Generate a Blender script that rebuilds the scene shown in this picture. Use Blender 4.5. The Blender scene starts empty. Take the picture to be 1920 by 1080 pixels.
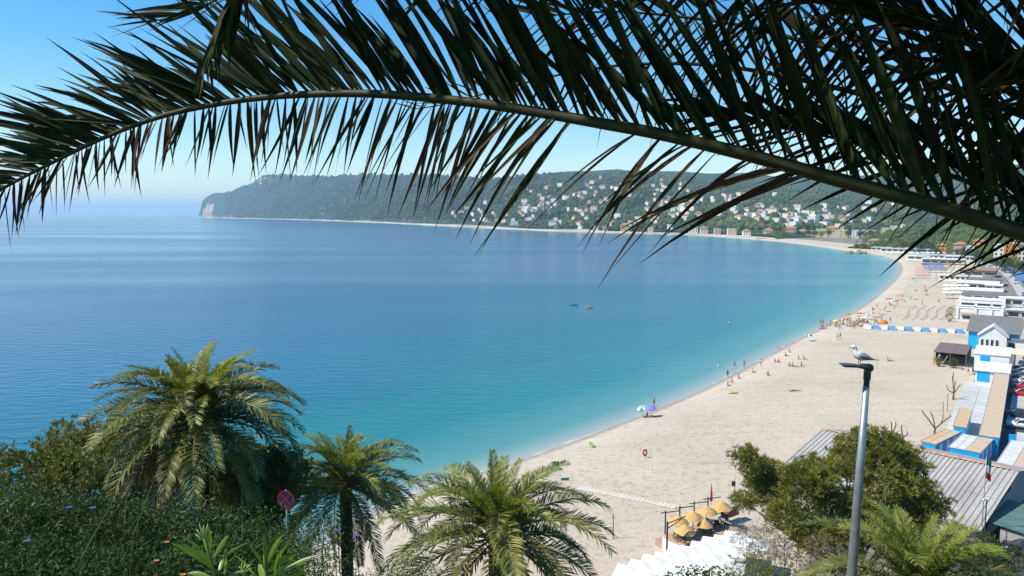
import bpy, bmesh, math, random
import numpy as np
from mathutils import Vector, Matrix, noise
from mathutils.bvhtree import BVHTree
random.seed(7)
R = math.radians
sc = bpy.context.scene
col = sc.collection

# ---------------------------------------------------------------- camera
FPX = 1387.0                      # focal length in photo pixels (1920 wide)
CAMZ = 35.0
PITCH = math.atan(139.0 / FPX)
cd = bpy.data.cameras.new('camera'); cam = bpy.data.objects.new('camera', cd); col.objects.link(cam)
cd.sensor_width = 36.0; cd.lens = 36.0 * FPX / 1920.0
cd.clip_start = 0.05; cd.clip_end = 300000.0
cam.location = (0, 0, CAMZ); cam.rotation_euler = (math.pi / 2 - PITCH, 0, 0)
sc.camera = cam

# ---------------------------------------------------------------- sky, sun, exposure
SUN_EL, SUN_X, SUN_Y = R(51), -0.985, -0.17         # the sun stands to the left, a touch behind the camera
SUN = Vector((SUN_X, SUN_Y, 0)).normalized() * math.cos(SUN_EL) + Vector((0, 0, math.sin(SUN_EL)))
w = bpy.data.worlds.new('World'); sc.world = w; w.use_nodes = True
wn = w.node_tree; wn.nodes.clear()
wo = wn.nodes.new('ShaderNodeOutputWorld'); wb = wn.nodes.new('ShaderNodeBackground')
sk = wn.nodes.new('ShaderNodeTexSky'); sk.sky_type = 'NISHITA'; sk.sun_disc = False
sk.sun_elevation = SUN_EL; sk.sun_rotation = math.atan2(SUN.x, SUN.y)
sk.altitude = 0; sk.air_density = 1.0; sk.dust_density = 0.2; sk.ozone_density = 1.5
wb.inputs['Strength'].default_value = 0.13
hs = wn.nodes.new('ShaderNodeHueSaturation'); hs.inputs['Saturation'].default_value = 1.55; hs.inputs['Hue'].default_value = .495
wn.links.new(sk.outputs[0], hs.inputs['Color']); wn.links.new(hs.outputs[0], wb.inputs[0]); wn.links.new(wb.outputs[0], wo.inputs[0])
sd = bpy.data.lights.new('sun', 'SUN'); sd.energy = 4.8; sd.angle = R(0.5); sd.color = (1.0, 0.925, 0.81)
so = bpy.data.objects.new('sun', sd); col.objects.link(so)
so.rotation_euler = SUN.to_track_quat('Z', 'Y').to_euler(); so.location = (-20, -20, 90)
sc.view_settings.view_transform = 'Standard'; sc.view_settings.look = 'None'
sc.view_settings.exposure = 0.4; sc.view_settings.gamma = 1.0; sc.view_settings.use_curve_mapping = False
sc.render.engine = 'CYCLES'
cy = sc.cycles
cy.max_bounces = 6; cy.diffuse_bounces = 3; cy.glossy_bounces = 2; cy.transmission_bounces = 3
cy.transparent_max_bounces = 6; cy.volume_bounces = 2; cy.use_denoising = True
cy.caustics_reflective = False; cy.caustics_refractive = False
cy.sample_clamp_indirect = 4.0

# ---------------------------------------------------------------- helpers
_c, _s = math.cos(PITCH), math.sin(PITCH)
def ray(px, py):
    dx = (px - 960) / FPX; du = (540 - py) / FPX
    return Vector((dx, _c + du * _s, -_s + du * _c))
def P(px, py, z=0.0):             # point of a height plane seen at a photo pixel
    r = ray(px, py); t = (z - CAMZ) / r.z
    return Vector((r.x * t, r.y * t, z))
def D(px, py, y):                 # point at distance y in front of the camera
    r = ray(px, py); t = y / r.y
    return Vector((r.x * t, y, CAMZ + r.z * t))

class MB:                         # mesh collector
    def __init__(s): s.v = []; s.f = []; s.m = []
    def add(s, vs, fs, m=0):
        o = len(s.v); s.v += [tuple(v) for v in vs]
        s.f += [tuple(i + o for i in f) for f in fs]; s.m += [m] * len(fs); return s
    def box(s, x0, x1, y0, y1, z0, z1, m=0, M=None):
        vs = [Vector((x, y, z)) for z in (z0, z1) for x, y in ((x0, y0), (x1, y0), (x1, y1), (x0, y1))]
        if M is not None: vs = [M @ v for v in vs]
        return s.add(vs, [(3, 2, 1, 0), (4, 5, 6, 7), (0, 1, 5, 4), (1, 2, 6, 5), (2, 3, 7, 6), (3, 0, 4, 7)], m)
    def tube(s, pts, rad, n=6, m=0, cap=True):
        pts = [Vector(p) for p in pts]
        if not hasattr(rad, '__len__'): rad = [rad] * len(pts)
        rings = []; prev = None
        for i, p in enumerate(pts):
            t = (pts[min(i + 1, len(pts) - 1)] - pts[max(i - 1, 0)]).normalized()
            a = prev if prev is not None else (Vector((0, 0, 1)) if abs(t.z) < .9 else Vector((1, 0, 0)))
            a = (a - t * a.dot(t))
            if a.length < 1e-5: a = t.orthogonal()
            a.normalize(); b = t.cross(a); prev = a
            rings += [p + (a * math.cos(k * 2 * math.pi / n) + b * math.sin(k * 2 * math.pi / n)) * rad[i] for k in range(n)]
        fs = [(i * n + k, i * n + (k + 1) % n, (i + 1) * n + (k + 1) % n, (i + 1) * n + k) for i in range(len(pts) - 1) for k in range(n)]
        if cap: fs += [tuple(range(n - 1, -1, -1)), tuple((len(pts) - 1) * n + k for k in range(n))]
        return s.add(rings, fs, m)
    def lathe(s, prof, n=16, c=(0, 0, 0), m=0):
        c = Vector(c); vs = []; k = len(prof)
        for r, z in prof: vs += [c + Vector((r * math.cos(j * 2 * math.pi / n), r * math.sin(j * 2 * math.pi / n), z)) for j in range(n)]
        return s.add(vs, [(i * n + j, i * n + (j + 1) % n, (i + 1) * n + (j + 1) % n, (i + 1) * n + j) for i in range(k - 1) for j in range(n)], m)
    def loft(s, rings, m=0, cap=True, closed=True):
        n = len(rings[0]); vs = [v for r in rings for v in r]
        e = n if closed else n - 1
        fs = [(i * n + j, i * n + (j + 1) % n, (i + 1) * n + (j + 1) % n, (i + 1) * n + j) for i in range(len(rings) - 1) for j in range(e)]
        if cap: fs += [tuple(range(n - 1, -1, -1)), tuple((len(rings) - 1) * n + k for k in range(n))]
        return s.add(vs, fs, m)
    def mesh(s, name, mats, smooth=False):
        me = bpy.data.meshes.new(name); me.from_pydata(s.v, [], s.f)
        for m in (mats if isinstance(mats, (list, tuple)) else [mats]): me.materials.append(m)
        if any(s.m): me.polygons.foreach_set('material_index', s.m)
        if smooth: me.polygons.foreach_set('use_smooth', [True] * len(me.polygons))
        me.update(); return me
    def build(s, name, mats, parent=None, smooth=False, loc=None, rot=None):
        return obj(name, s.mesh(name, mats, smooth), parent, loc, rot)
def obj(name, me, parent=None, loc=None, rot=None):
    o = bpy.data.objects.new(name, me); col.objects.link(o)
    if parent is not None: o.parent = parent
    if loc is not None: o.location = loc
    if rot is not None: o.rotation_euler = rot
    return o
def tag(o, label=None, cat=None, group=None, kind=None):
    if label: o['label'] = label
    if cat: o['category'] = cat
    if group: o['group'] = group
    if kind: o['kind'] = kind
    return o
def thing(name, label, cat, loc=(0, 0, 0), rz=0.0, group=None):
    return tag(obj(name, None, None, loc, (0, 0, rz)), label, cat, group)
def copy_tree(o, parent=None):
    c = o.copy(); col.objects.link(c); c.parent = parent
    for ch in o.children: copy_tree(ch, c)
    return c
def dup(root, loc, rz=None, label=None, group=None, scale=None):
    c = copy_tree(root); c.location = loc
    if rz is not None: c.rotation_euler = (0, 0, rz)
    if label: c['label'] = label
    if group: c['group'] = group
    if scale: c.scale = (scale,) * 3 if not hasattr(scale, '__len__') else scale
    return c
def ss(a, b, x):
    t = min(1, max(0, (x - a) / (b - a))); return t * t * (3 - 2 * t)
def lerp_tab(tab, x):
    if x <= tab[0][0]: return tab[0][1:]
    for a, b in zip(tab, tab[1:]):
        if x <= b[0]:
            t = (x - a[0]) / (b[0] - a[0]); return tuple(p + (q - p) * t for p, q in zip(a[1:], b[1:]))
    return tab[-1][1:]

# ---------------------------------------------------------------- materials
MATS = {}
def mat(name, c, rough=.7, var=.25, scale=3.0, c2=None, bump=0.0, spec=.4, metal=0.0, trans=0.0, rnd=0.0, detail=4, coords='Object', stretch=None, fine=0.0):
    if name in MATS: return MATS[name]
    m = bpy.data.materials.new(name); m.use_nodes = True; nt = m.node_tree; N = nt.nodes; L = nt.links
    b = N['Principled BSDF']; out = N['Material Output']
    b.inputs['Roughness'].default_value = rough; b.inputs['Specular IOR Level'].default_value = spec; b.inputs['Metallic'].default_value = metal
    tc = N.new('ShaderNodeTexCoord'); src = tc.outputs[coords]
    if stretch:
        mp = N.new('ShaderNodeMapping'); mp.inputs['Scale'].default_value = stretch; L.new(src, mp.inputs[0]); src = mp.outputs[0]
    nz = N.new('ShaderNodeTexNoise'); nz.inputs['Scale'].default_value = scale; nz.inputs['Detail'].default_value = detail; L.new(src, nz.inputs['Vector'])
    cr = N.new('ShaderNodeValToRGB'); cr.color_ramp.elements[0].position = .3; cr.color_ramp.elements[1].position = .7
    if c2 is None:
        a = tuple(x * (1 - var) for x in c); d = tuple(min(1, x * (1 + var)) for x in c)
    else: a, d = c, c2
    cr.color_ramp.elements[0].color = (*a, 1); cr.color_ramp.elements[1].color = (*d, 1)
    L.new(nz.outputs[0], cr.inputs[0]); out_c = cr.outputs[0]
    if fine:
        n2 = N.new('ShaderNodeTexNoise'); n2.inputs['Scale'].default_value = scale * 14; n2.inputs['Detail'].default_value = 2; L.new(src, n2.inputs['Vector'])
        mr = N.new('ShaderNodeMapRange'); mr.inputs[1].default_value = .3; mr.inputs[2].default_value = .7; mr.inputs[3].default_value = 1 - fine; mr.inputs[4].default_value = 1 + fine
        L.new(n2.outputs[0], mr.inputs[0]); hs = N.new('ShaderNodeHueSaturation'); L.new(out_c, hs.inputs['Color']); L.new(mr.outputs[0], hs.inputs['Value']); out_c = hs.outputs[0]
    if rnd:
        oi = N.new('ShaderNodeObjectInfo'); hs = N.new('ShaderNodeHueSaturation'); mr = N.new('ShaderNodeMapRange')
        mr.inputs[3].default_value = 1 - rnd; mr.inputs[4].default_value = 1 + rnd
        L.new(oi.outputs['Random'], mr.inputs[0]); L.new(mr.outputs[0], hs.inputs['Value']); L.new(out_c, hs.inputs['Color'])
        m2 = N.new('ShaderNodeMapRange'); m2.inputs[3].default_value = .5 - rnd * .06; m2.inputs[4].default_value = .5 + rnd * .05
        ml = N.new('ShaderNodeMath'); ml.operation = 'FRACT'; mm = N.new('ShaderNodeMath'); mm.operation = 'MULTIPLY'; mm.inputs[1].default_value = 7.31
        L.new(oi.outputs['Random'], mm.inputs[0]); L.new(mm.outputs[0], ml.inputs[0]); L.new(ml.outputs[0], m2.inputs[0]); L.new(m2.outputs[0], hs.inputs['Hue'])
        out_c = hs.outputs[0]
    L.new(out_c, b.inputs['Base Color'])
    if bump:
        bp = N.new('ShaderNodeBump'); bp.inputs['Strength'].default_value = bump; bp.inputs['Distance'].default_value = .05
        n3 = N.new('ShaderNodeTexNoise'); n3.inputs['Scale'].default_value = scale * 4; n3.inputs['Detail'].default_value = 4; L.new(src, n3.inputs['Vector'])
        L.new(n3.outputs[0], bp.inputs['Height']); L.new(bp.outputs[0], b.inputs['Normal'])
    if trans:
        t = N.new('ShaderNodeBsdfTranslucent'); mx = N.new('ShaderNodeMixShader'); mx.inputs[0].default_value = trans
        hs = N.new('ShaderNodeHueSaturation'); hs.inputs['Saturation'].default_value = 1.15; hs.inputs['Value'].default_value = 1.5; L.new(out_c, hs.inputs['Color']); L.new(hs.outputs[0], t.inputs[0])
        L.new(b.outputs[0], mx.inputs[1]); L.new(t.outputs[0], mx.inputs[2]); L.new(mx.outputs[0], out.inputs[0])
    MATS[name] = m; return m

# ---------------------------------------------------------------- the coast line (waterline, from the hill round the bay to the cape)
shore_px = [(790, 920), (980, 862), (1200, 780), (1350, 715), (1500, 635), (1600, 585), (1655, 545), (1686, 512), (1682, 492), (1650, 480), (1590, 471),
            (1450, 452.5), (1280, 440.5), (1050, 434), (900, 427.5), (700, 417.5), (560, 412.5), (450, 410), (375, 408.4)]
S0 = [Vector((-90, -160, 0)), Vector((-52, -60, 0)), Vector((-34, -5, 0)), Vector((-27, 30, 0)), Vector((-23, 56, 0)), Vector((-19.5, 77, 0))] + [P(*q) for q in shore_px]
last = S0[-1]; S0 += [last + Vector((-40, 260, 0)), last + Vector((300, 1500, 0))]
def catmull(pts, n):
    out = []
    for i in range(len(pts) - 1):
        p0, p1, p2, p3 = pts[max(i - 1, 0)], pts[i], pts[i + 1], pts[min(i + 2, len(pts) - 1)]
        for k in range(n):
            t = k / n
            out.append(.5 * ((2 * p1) + (p2 - p0) * t + (2 * p0 - 5 * p1 + 4 * p2 - p3) * t * t + (3 * p1 - p0 - 3 * p2 + p3) * t ** 3))
    return out + [pts[-1].copy()]
SH = catmull(S0, 9)
SHN = []
for i in range(len(SH)):
    t = (SH[min(i + 2, len(SH) - 1)] - SH[max(i - 2, 0)]).normalized(); SHN.append(Vector((t.y, -t.x, 0)))
sa = np.array([(p.x, p.y) for p in SH]); sb0, sb1 = sa[:-1], sa[1:]
def shore_signed(x, y):           # metres from the waterline, positive inland
    q = np.array((x, y)); d = sb1 - sb0; t = np.clip(((q - sb0) * d).sum(1) / (d * d).sum(1), 0, 1)
    n = q - (sb0 + d * t[:, None]); dd = np.hypot(n[:, 0], n[:, 1]); i = int(dd.argmin())
    return float(dd[i]) * (1 if n[i, 0] * d[i, 1] - n[i, 1] * d[i, 0] > 0 else -1)
def beach_h(o):                   # beach profile across the shore
    if o < 0: return max(-6.0, o * .09)
    return 1.9 * (1 - math.exp(-o / 11.0)) + (.12 * math.exp(-((o - 5) / 2.5) ** 2))
def ground_h(x, y): return beach_h(shore_signed(x, y))
def G(px, py):                    # beach or flat shore point seen at a photo pixel
    z = 1.5
    for _ in range(7): p = P(px, py, z); z = ground_h(p.x, p.y)
    p.z = z; return p
# the beach establishments stand square to this axis: U runs along the shore, V inland
O0 = Vector((60, 106, 0)); U = Vector((.575, .818, 0)).normalized(); V = Vector((U.y, -U.x, 0)); RZ = math.atan2(V.y, V.x)
def L(u, v, z=2.0): return O0 + U * u + V * v + Vector((0, 0, z))
# ================================================================ SETTING
# ---- sea
def sea_material():
    m = bpy.data.materials.new('sea_water'); m.use_nodes = True; N = m.node_tree.nodes; K = m.node_tree.links
    b = N['Principled BSDF']; b.inputs['IOR'].default_value = 1.33; b.inputs['Roughness'].default_value = .12
    at = N.new('ShaderNodeAttribute'); at.attribute_name = 'shore_distance'
    tc = N.new('ShaderNodeTexCoord')
    nz = N.new('ShaderNodeTexNoise'); nz.inputs['Scale'].default_value = .018; nz.inputs['Detail'].default_value = 3; K.new(tc.outputs['Object'], nz.inputs[0])
    ma = N.new('ShaderNodeMath'); ma.operation = 'MULTIPLY_ADD'; ma.inputs[1].default_value = 90; K.new(nz.outputs[0], ma.inputs[0]); ma.inputs[2].default_value = -45
    sm = N.new('ShaderNodeMath'); sm.operation = 'MULTIPLY'; mr0 = N.new('ShaderNodeMapRange'); mr0.inputs[1].default_value = 8; mr0.inputs[2].default_value = 60
    K.new(at.outputs['Fac'], mr0.inputs[0]); K.new(mr0.outputs[0], sm.inputs[0]); K.new(ma.outputs[0], sm.inputs[1])
    ad = N.new('ShaderNodeMath'); ad.operation = 'ADD'; K.new(at.outputs['Fac'], ad.inputs[0]); K.new(sm.outputs[0], ad.inputs[1])
    dv = N.new('ShaderNodeMapRange'); dv.inputs[1].default_value = 0; dv.inputs[2].default_value = 300; K.new(ad.outputs[0], dv.inputs[0])
    cr = N.new('ShaderNodeValToRGB'); e = cr.color_ramp.elements
    stops = [(0, (.40, .38, .32)), (.006, (.25, .33, .31)), (.02, (.085, .25, .235)), (.07, (.012, .17, .18)), (.16, (.004, .122, .165)), (.34, (.004, .088, .165)), (.65, (.006, .062, .155)), (1, (.009, .058, .16))]
    e[0].position, e[0].color = stops[0][0], (*stops[0][1], 1); e[1].position, e[1].color = 1, (*stops[-1][1], 1)
    for p, c in stops[1:-1]: x = e.new(p); x.color = (*c, 1)
    K.new(dv.outputs[0], cr.inputs[0])
    fn = N.new('ShaderNodeTexNoise'); fn.inputs['Scale'].default_value = .22; fn.inputs['Detail'].default_value = 4; K.new(tc.outputs['Object'], fn.inputs[0])
    fm = N.new('ShaderNodeMath'); fm.operation = 'MULTIPLY_ADD'; fm.inputs[1].default_value = -4.2; fm.inputs[2].default_value = 2.35; K.new(fn.outputs[0], fm.inputs[0])
    fd = N.new('ShaderNodeMath'); fd.operation = 'SUBTRACT'; K.new(fm.outputs[0], fd.inputs[0]); K.new(at.outputs['Fac'], fd.inputs[1])
    fr_ = N.new('ShaderNodeMapRange'); fr_.inputs[1].default_value = -.1; fr_.inputs[2].default_value = .35; fr_.inputs[4].default_value = .5; K.new(fd.outputs[0], fr_.inputs[0])
    fx = N.new('ShaderNodeMix'); fx.data_type = 'RGBA'; K.new(fr_.outputs[0], fx.inputs[0]); K.new(cr.outputs[0], fx.inputs[6]); fx.inputs[7].default_value = (.6, .62, .6, 1); K.new(fx.outputs[2], b.inputs['Base Color'])
    # ripples: short wind waves and a longer swell, calmer in long streaks
    mp = N.new('ShaderNodeMapping'); mp.inputs['Rotation'].default_value = (0, 0, R(20)); mp.inputs['Scale'].default_value = (.55, 1.3, 1); K.new(tc.outputs['Object'], mp.inputs[0])
    w1 = N.new('ShaderNodeTexNoise'); w1.inputs['Scale'].default_value = .35; w1.inputs['Detail'].default_value = 5; w1.inputs['Roughness'].default_value = .6; K.new(mp.outputs[0], w1.inputs[0])
    mp2 = N.new('ShaderNodeMapping'); mp2.inputs['Rotation'].default_value = (0, 0, R(8)); mp2.inputs['Scale'].default_value = (.0011, .0062, 1); K.new(tc.outputs['Object'], mp2.inputs[0])
    w2 = N.new('ShaderNodeTexNoise'); w2.inputs['Scale'].default_value = 1.0; w2.inputs['Detail'].default_value = 4; w2.inputs['Distortion'].default_value = .6; K.new(mp2.outputs[0], w2.inputs[0])
    st = N.new('ShaderNodeMapRange'); st.inputs[1].default_value = .38; st.inputs[2].default_value = .62; st.inputs[3].default_value = .3; st.inputs[4].default_value = .62; K.new(w2.outputs[0], st.inputs[0])
    bp = N.new('ShaderNodeBump'); bp.inputs['Distance'].default_value = .5; K.new(w1.outputs[0], bp.inputs['Height']); K.new(st.outputs[0], bp.inputs['Strength'])
    K.new(bp.outputs[0], b.inputs['Normal'])
    ro = N.new('ShaderNodeMapRange'); ro.inputs[1].default_value = .38; ro.inputs[2].default_value = .62; ro.inputs[3].default_value = .12; ro.inputs[4].default_value = .2; K.new(w2.outputs[0], ro.inputs[0]); K.new(ro.outputs[0], b.inputs['Roughness'])
    return m
rs = list(np.geomspace(30, 1200, 170)) + list(np.geomspace(1240, 90000, 70)); ths = np.linspace(R(-88), R(60), 230)
vs = []; att = []
for r in rs:
    for th in ths:
        x, y = r * math.sin(th), r * math.cos(th); vs.append((x, y, 0.0)); att.append(max(0, -shore_signed(x, y)))
n = len(ths); mb = MB(); mb.add(vs, [(i * n + j, i * n + j + 1, (i + 1) * n + j + 1, (i + 1) * n + j) for i in range(len(rs) - 1) for j in range(n - 1)])
me = mb.mesh('sea', sea_material(), True)
a = me.attributes.new('shore_distance', 'FLOAT', 'POINT'); a.data.foreach_set('value', att)
tag(obj('sea', me), kind='structure')

# ---- beach
def sand_material():
    m = bpy.data.materials.new('pebble_sand'); m.use_nodes = True; N = m.node_tree.nodes; K = m.node_tree.links
    b = N['Principled BSDF']; b.inputs['Specular IOR Level'].default_value = .15
    tc = N.new('ShaderNodeTexCoord'); at = N.new('ShaderNodeAttribute'); at.attribute_name = 'inland'
    def nz(s, d=3, src=None, ro=.5):
        x = N.new('ShaderNodeTexNoise'); x.inputs['Scale'].default_value = s; x.inputs['Detail'].default_value = d; x.inputs['Roughness'].default_value = ro; K.new(src or tc.outputs['Object'], x.inputs[0]); return x.outputs[0]
    def ramp(f, st):
        c = N.new('ShaderNodeValToRGB'); e = c.color_ramp.elements; e[0].position, e[0].color = st[0][0], (*st[0][1], 1); e[1].position, e[1].color = st[-1][0], (*st[-1][1], 1)
        for p, q in st[1:-1]: z = e.new(p); z.color = (*q, 1)
        K.new(f, c.inputs[0]); return c.outputs[0]
    def mixc(f, a, b2, mode='MIX'):
        x = N.new('ShaderNodeMix'); x.data_type = 'RGBA'; x.blend_type = mode
        if isinstance(f, float): x.inputs[0].default_value = f
        else: K.new(f, x.inputs[0])
        K.new(a, x.inputs[6]); K.new(b2, x.inputs[7]); return x.outputs[2]
    base = ramp(nz(.06, 4), [(.3, (.52, .45, .36)), (.7, (.60, .53, .43))])
    mid = ramp(nz(1.1, 5, ro=.7), [(.36, (.72, .71, .70)), (.5, (.98, .98, .98)), (.66, (1.0, .99, .97))]); c = mixc(.8, base, mid, 'MULTIPLY')
    fine = ramp(nz(5.0, 2), [(.3, (.74, .73, .72)), (.5, (1, 1, 1)), (.72, (1, 1, .98))]); c = mixc(.7, c, fine, 'MULTIPLY')
    mpx = N.new('ShaderNodeMapping'); mpx.inputs['Rotation'].default_value = (0, 0, R(-55)); mpx.inputs['Scale'].default_value = (.035, .5, 1); K.new(tc.outputs['Object'], mpx.inputs[0])
    trk = ramp(nz(1.0, 4, mpx.outputs[0]), [(.35, (.88, .87, .86)), (.5, (1, 1, 1)), (.68, (1, .99, .97))]); c = mixc(.6, c, trk, 'MULTIPLY')
    # shingle lighter on the storm berm, wet and dark at the edge
    dv = N.new('ShaderNodeMapRange'); dv.inputs[2].default_value = 40; K.new(at.outputs['Fac'], dv.inputs[0])
    wet = ramp(dv.outputs[0], [(0, (.55, .56, .57)), (.022, (.72, .72, .72)), (.05, (1, 1, 1)), (.16, (1.0, 1.0, 1.0)), (.3, (.93, .92, .9)), (1, (.97, .95, .92))]); c = mixc(1.0, c, wet, 'MULTIPLY')
    K.new(c, b.inputs['Base Color'])
    ro = N.new('ShaderNodeMapRange'); ro.inputs[1].default_value = 0; ro.inputs[2].default_value = 2; ro.inputs[3].default_value = .35; ro.inputs[4].default_value = .95; K.new(at.outputs['Fac'], ro.inputs[0]); K.new(ro.outputs[0], b.inputs['Roughness'])
    bp = N.new('ShaderNodeBump'); bp.inputs['Strength'].default_value = .9; bp.inputs['Distance'].default_value = .12; K.new(nz(1.9, 6, ro=.72), bp.inputs['Height']); K.new(bp.outputs[0], b.inputs['Normal'])
    return m
offs = [-60, -25, -10, -5, -2.5, -1, 0, 1, 2, 3, 4, 5, 6, 8, 10, 13, 17, 22, 28, 36, 46, 58, 75]
vs = []; att = []
for p, q in zip(SH, SHN):
    for o in offs:
        x = p + q * o; x.z = beach_h(o); vs.append(x); att.append(max(0, o))
n = len(offs); mb = MB(); mb.add(vs, [(i * n + j, i * n + j + 1, (i + 1) * n + j + 1, (i + 1) * n + j) for i in range(len(SH) - 1) for j in range(n - 1)])
me = mb.mesh('beach', sand_material(), True); a = me.attributes.new('inland', 'FLOAT', 'POINT'); a.data.foreach_set('value', att)
tag(obj('beach', me), kind='structure')

# ---- inland ground, road, promenade
M_GROUND = mat('dusty_ground', (.20, .18, .15), .9, .3, .05, bump=.2, fine=.2)
def strip(name, offl, zl, material, i0=0, i1=None, kind='structure'):
    i1 = i1 or len(SH); mb = MB(); n = len(offl)
    vs = [(SH[i] + SHN[i] * o) + Vector((0, 0, z)) for i in range(i0, i1) for o, z in zip(offl, zl)]
    mb.add(vs, [(i * n + j, i * n + j + 1, (i + 1) * n + j + 1, (i + 1) * n + j) for i in range(i1 - i0 - 1) for j in range(n - 1)])
    return tag(mb.build(name, material), kind=kind)
near_i = min(range(len(SH)), key=lambda i: (SH[i] - Vector((1, 103, 0))).length)
far_i = min(range(len(SH)), key=lambda i: (SH[i] - Vector((300, 1245, 0))).length)
strip('ground', [44, 60, 120, 500, 2500], [1.95, 2.0, 2.2, 6, 60], M_GROUND)
M_ASPH = mat('asphalt', (.055, .055, .06), .85, .2, .3, bump=.1, fine=.15)
M_PAVE = mat('pale_paving', (.42, .40, .37), .8, .12, .5, fine=.08)
mid_i = min(range(len(SH)), key=lambda i: (SH[i] - Vector((290, 560, 0))).length)
strip('road', [54.5, 66], [2.16, 2.16], M_ASPH, near_i, mid_i + 8)
strip('pavement', [50.5, 50.5, 54.3, 54.3], [1.9, 2.28, 2.28, 1.9], M_PAVE, near_i + 16, mid_i + 6)
M_LINE = mat('road_paint', (.75, .75, .72), .6, .05, 2)
strip('road_centre_line', [60.1, 60.35], [2.166, 2.166], M_LINE, near_i + 8, mid_i + 4)
strip('road_edge_line', [55.0, 55.2], [2.166, 2.166], M_LINE, near_i + 8, mid_i + 4)

# ---- the hills round the bay
def hill_material(name, green1, green2, rockc, clear=(.16, .15, .09), scale=.006):
    m = bpy.data.materials.new(name); m.use_nodes = True; N = m.node_tree.nodes; K = m.node_tree.links
    b = N['Principled BSDF']; b.inputs['Roughness'].default_value = .95; b.inputs['Specular IOR Level'].default_value = .05
    tc = N.new('ShaderNodeTexCoord')
    def nz(s, d=4): x = N.new('ShaderNodeTexNoise'); x.inputs['Scale'].default_value = s; x.inputs['Detail'].default_value = d; x.inputs['Roughness'].default_value = .65; K.new(tc.outputs['Object'], x.inputs[0]); return x.outputs[0]
    cr = N.new('ShaderNodeValToRGB'); cr.color_ramp.elements[0].position = .36; cr.color_ramp.elements[0].color = (*green1, 1); cr.color_ramp.elements[1].position = .62; cr.color_ramp.elements[1].color = (*green2, 1); K.new(nz(scale * 4, 6), cr.inputs[0])
    cf = N.new('ShaderNodeValToRGB'); cf.color_ramp.elements[0].position = .62; cf.color_ramp.elements[0].color = (0, 0, 0, 1); cf.color_ramp.elements[1].position = .72; cf.color_ramp.elements[1].color = (1, 1, 1, 1); K.new(nz(scale, 5), cf.inputs[0])
    mx = N.new('ShaderNodeMix'); mx.data_type = 'RGBA'; K.new(cf.outputs[0], mx.inputs[0]); K.new(cr.outputs[0], mx.inputs[6]); mx.inputs[7].default_value = (*clear, 1)
    at = N.new('ShaderNodeAttribute'); at.attribute_name = 'rock'
    rn = N.new('ShaderNodeMath'); rn.operation = 'ADD'; K.new(nz(.011, 8), rn.inputs[0]); K.new(at.outputs['Fac'], rn.inputs[1])
    rr = N.new('ShaderNodeMapRange'); rr.inputs[1].default_value = .95; rr.inputs[2].default_value = 1.1; K.new(rn.outputs[0], rr.inputs[0])
    m2 = N.new('ShaderNodeMix'); m2.data_type = 'RGBA'; K.new(rr.outputs[0], m2.inputs[0]); K.new(mx.outputs[2], m2.inputs[6]); m2.inputs[7].default_value = (*rockc, 1)
    K.new(m2.outputs[2], b.inputs['Base Color'])
    bp = N.new('ShaderNodeBump'); bp.inputs['Strength'].default_value = 1.0; bp.inputs['Distance'].default_value = 9; K.new(nz(.045, 5), bp.inputs['Height']); K.new(bp.outputs[0], b.inputs['Normal'])
    return m
BVH = {}
def hill(name, tab, base, ncol, nrow, amp, material, rock=None, pw=.8, ns=.0025):
    """tab: (px, ridge_py, ridge_distance); base(px) -> point at the hill's foot"""
    mb = MB(); vs = []; rk = []; x0, x1 = tab[0][0], tab[-1][0]
    for i in range(ncol):
        px = x0 + (x1 - x0) * i / (ncol - 1); rpy, rd = lerp_tab(tab, px); rp = D(px, rpy, rd); bp = base(px)
        for j in range(nrow):
            t = 1.35 * j / (nrow - 1)
            p = bp.lerp(rp, t)
            h = rp.z * (t ** pw if t <= 1 else 1 - 1.6 * (t - 1))
            q = Vector((p.x, p.y, 0)) * ns
            nn = noise.fractal(q, 1.0, 2.1, 5) * amp + noise.fractal(q * 9, .8, 2.2, 3) * amp * .22
            rid = abs(noise.noise(Vector((px * .012, 3.3, t * .35)))) * amp * 1.5
            fade = min(1, t * 4) * (1 - ss(.78, 1.0, t) * .72)
            p.z = bp.z + max(-2, (h - bp.z if t > 0 else 0)) + (nn - rid * .8) * fade
            vs.append(p); rk.append(rock(px, t) if rock else 0.0)
    mb.add(vs, [(i * nrow + j, (i + 1) * nrow + j, (i + 1) * nrow + j + 1, i * nrow + j + 1) for i in range(ncol - 1) for j in range(nrow - 1)])
    me = mb.mesh(name, material, True); a = me.attributes.new('rock', 'FLOAT', 'POINT'); a.data.foreach_set('value', rk)
    BVH[name] = BVHTree.FromPolygons(mb.v, mb.f)
    return tag(obj(name, me), kind='structure')
def px_of(p): d = p - Vector((0, 0, CAMZ)); return 960 + FPX * d.x / (d.y * _c - d.z * _s)
shore_tab = []
for i in range(len(SH) - 1, -1, -1):
    if SH[i].y < 750: break
    q = SH[i] + SHN[i] * 20
    if i < len(SH) - 10 and (not shore_tab or px_of(q) > shore_tab[-1][0] + .5): shore_tab.append((px_of(q), q.x, q.y))
def base_far(px): x, y = lerp_tab(shore_tab, px); return Vector((x, y, 4))
M_H1 = hill_material('far_maquis', (.018, .036, .024), (.040, .066, .036), (.46, .35, .28), (.075, .08, .045))
M_H2 = hill_material('terraced_woods', (.020, .042, .018), (.055, .085, .030), (.45, .40, .33), (.11, .12, .05), .008)
def rock1(px, t): return max(0, (1 - ss(388, 425, px)) * (1 - ss(.4, .85, t)) * .62, (1 - ss(.04, .12, t)) * .5 * (1 - ss(420, 520, px)), (.62 if 484 < px < 500 and t > .8 else 0))
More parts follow.
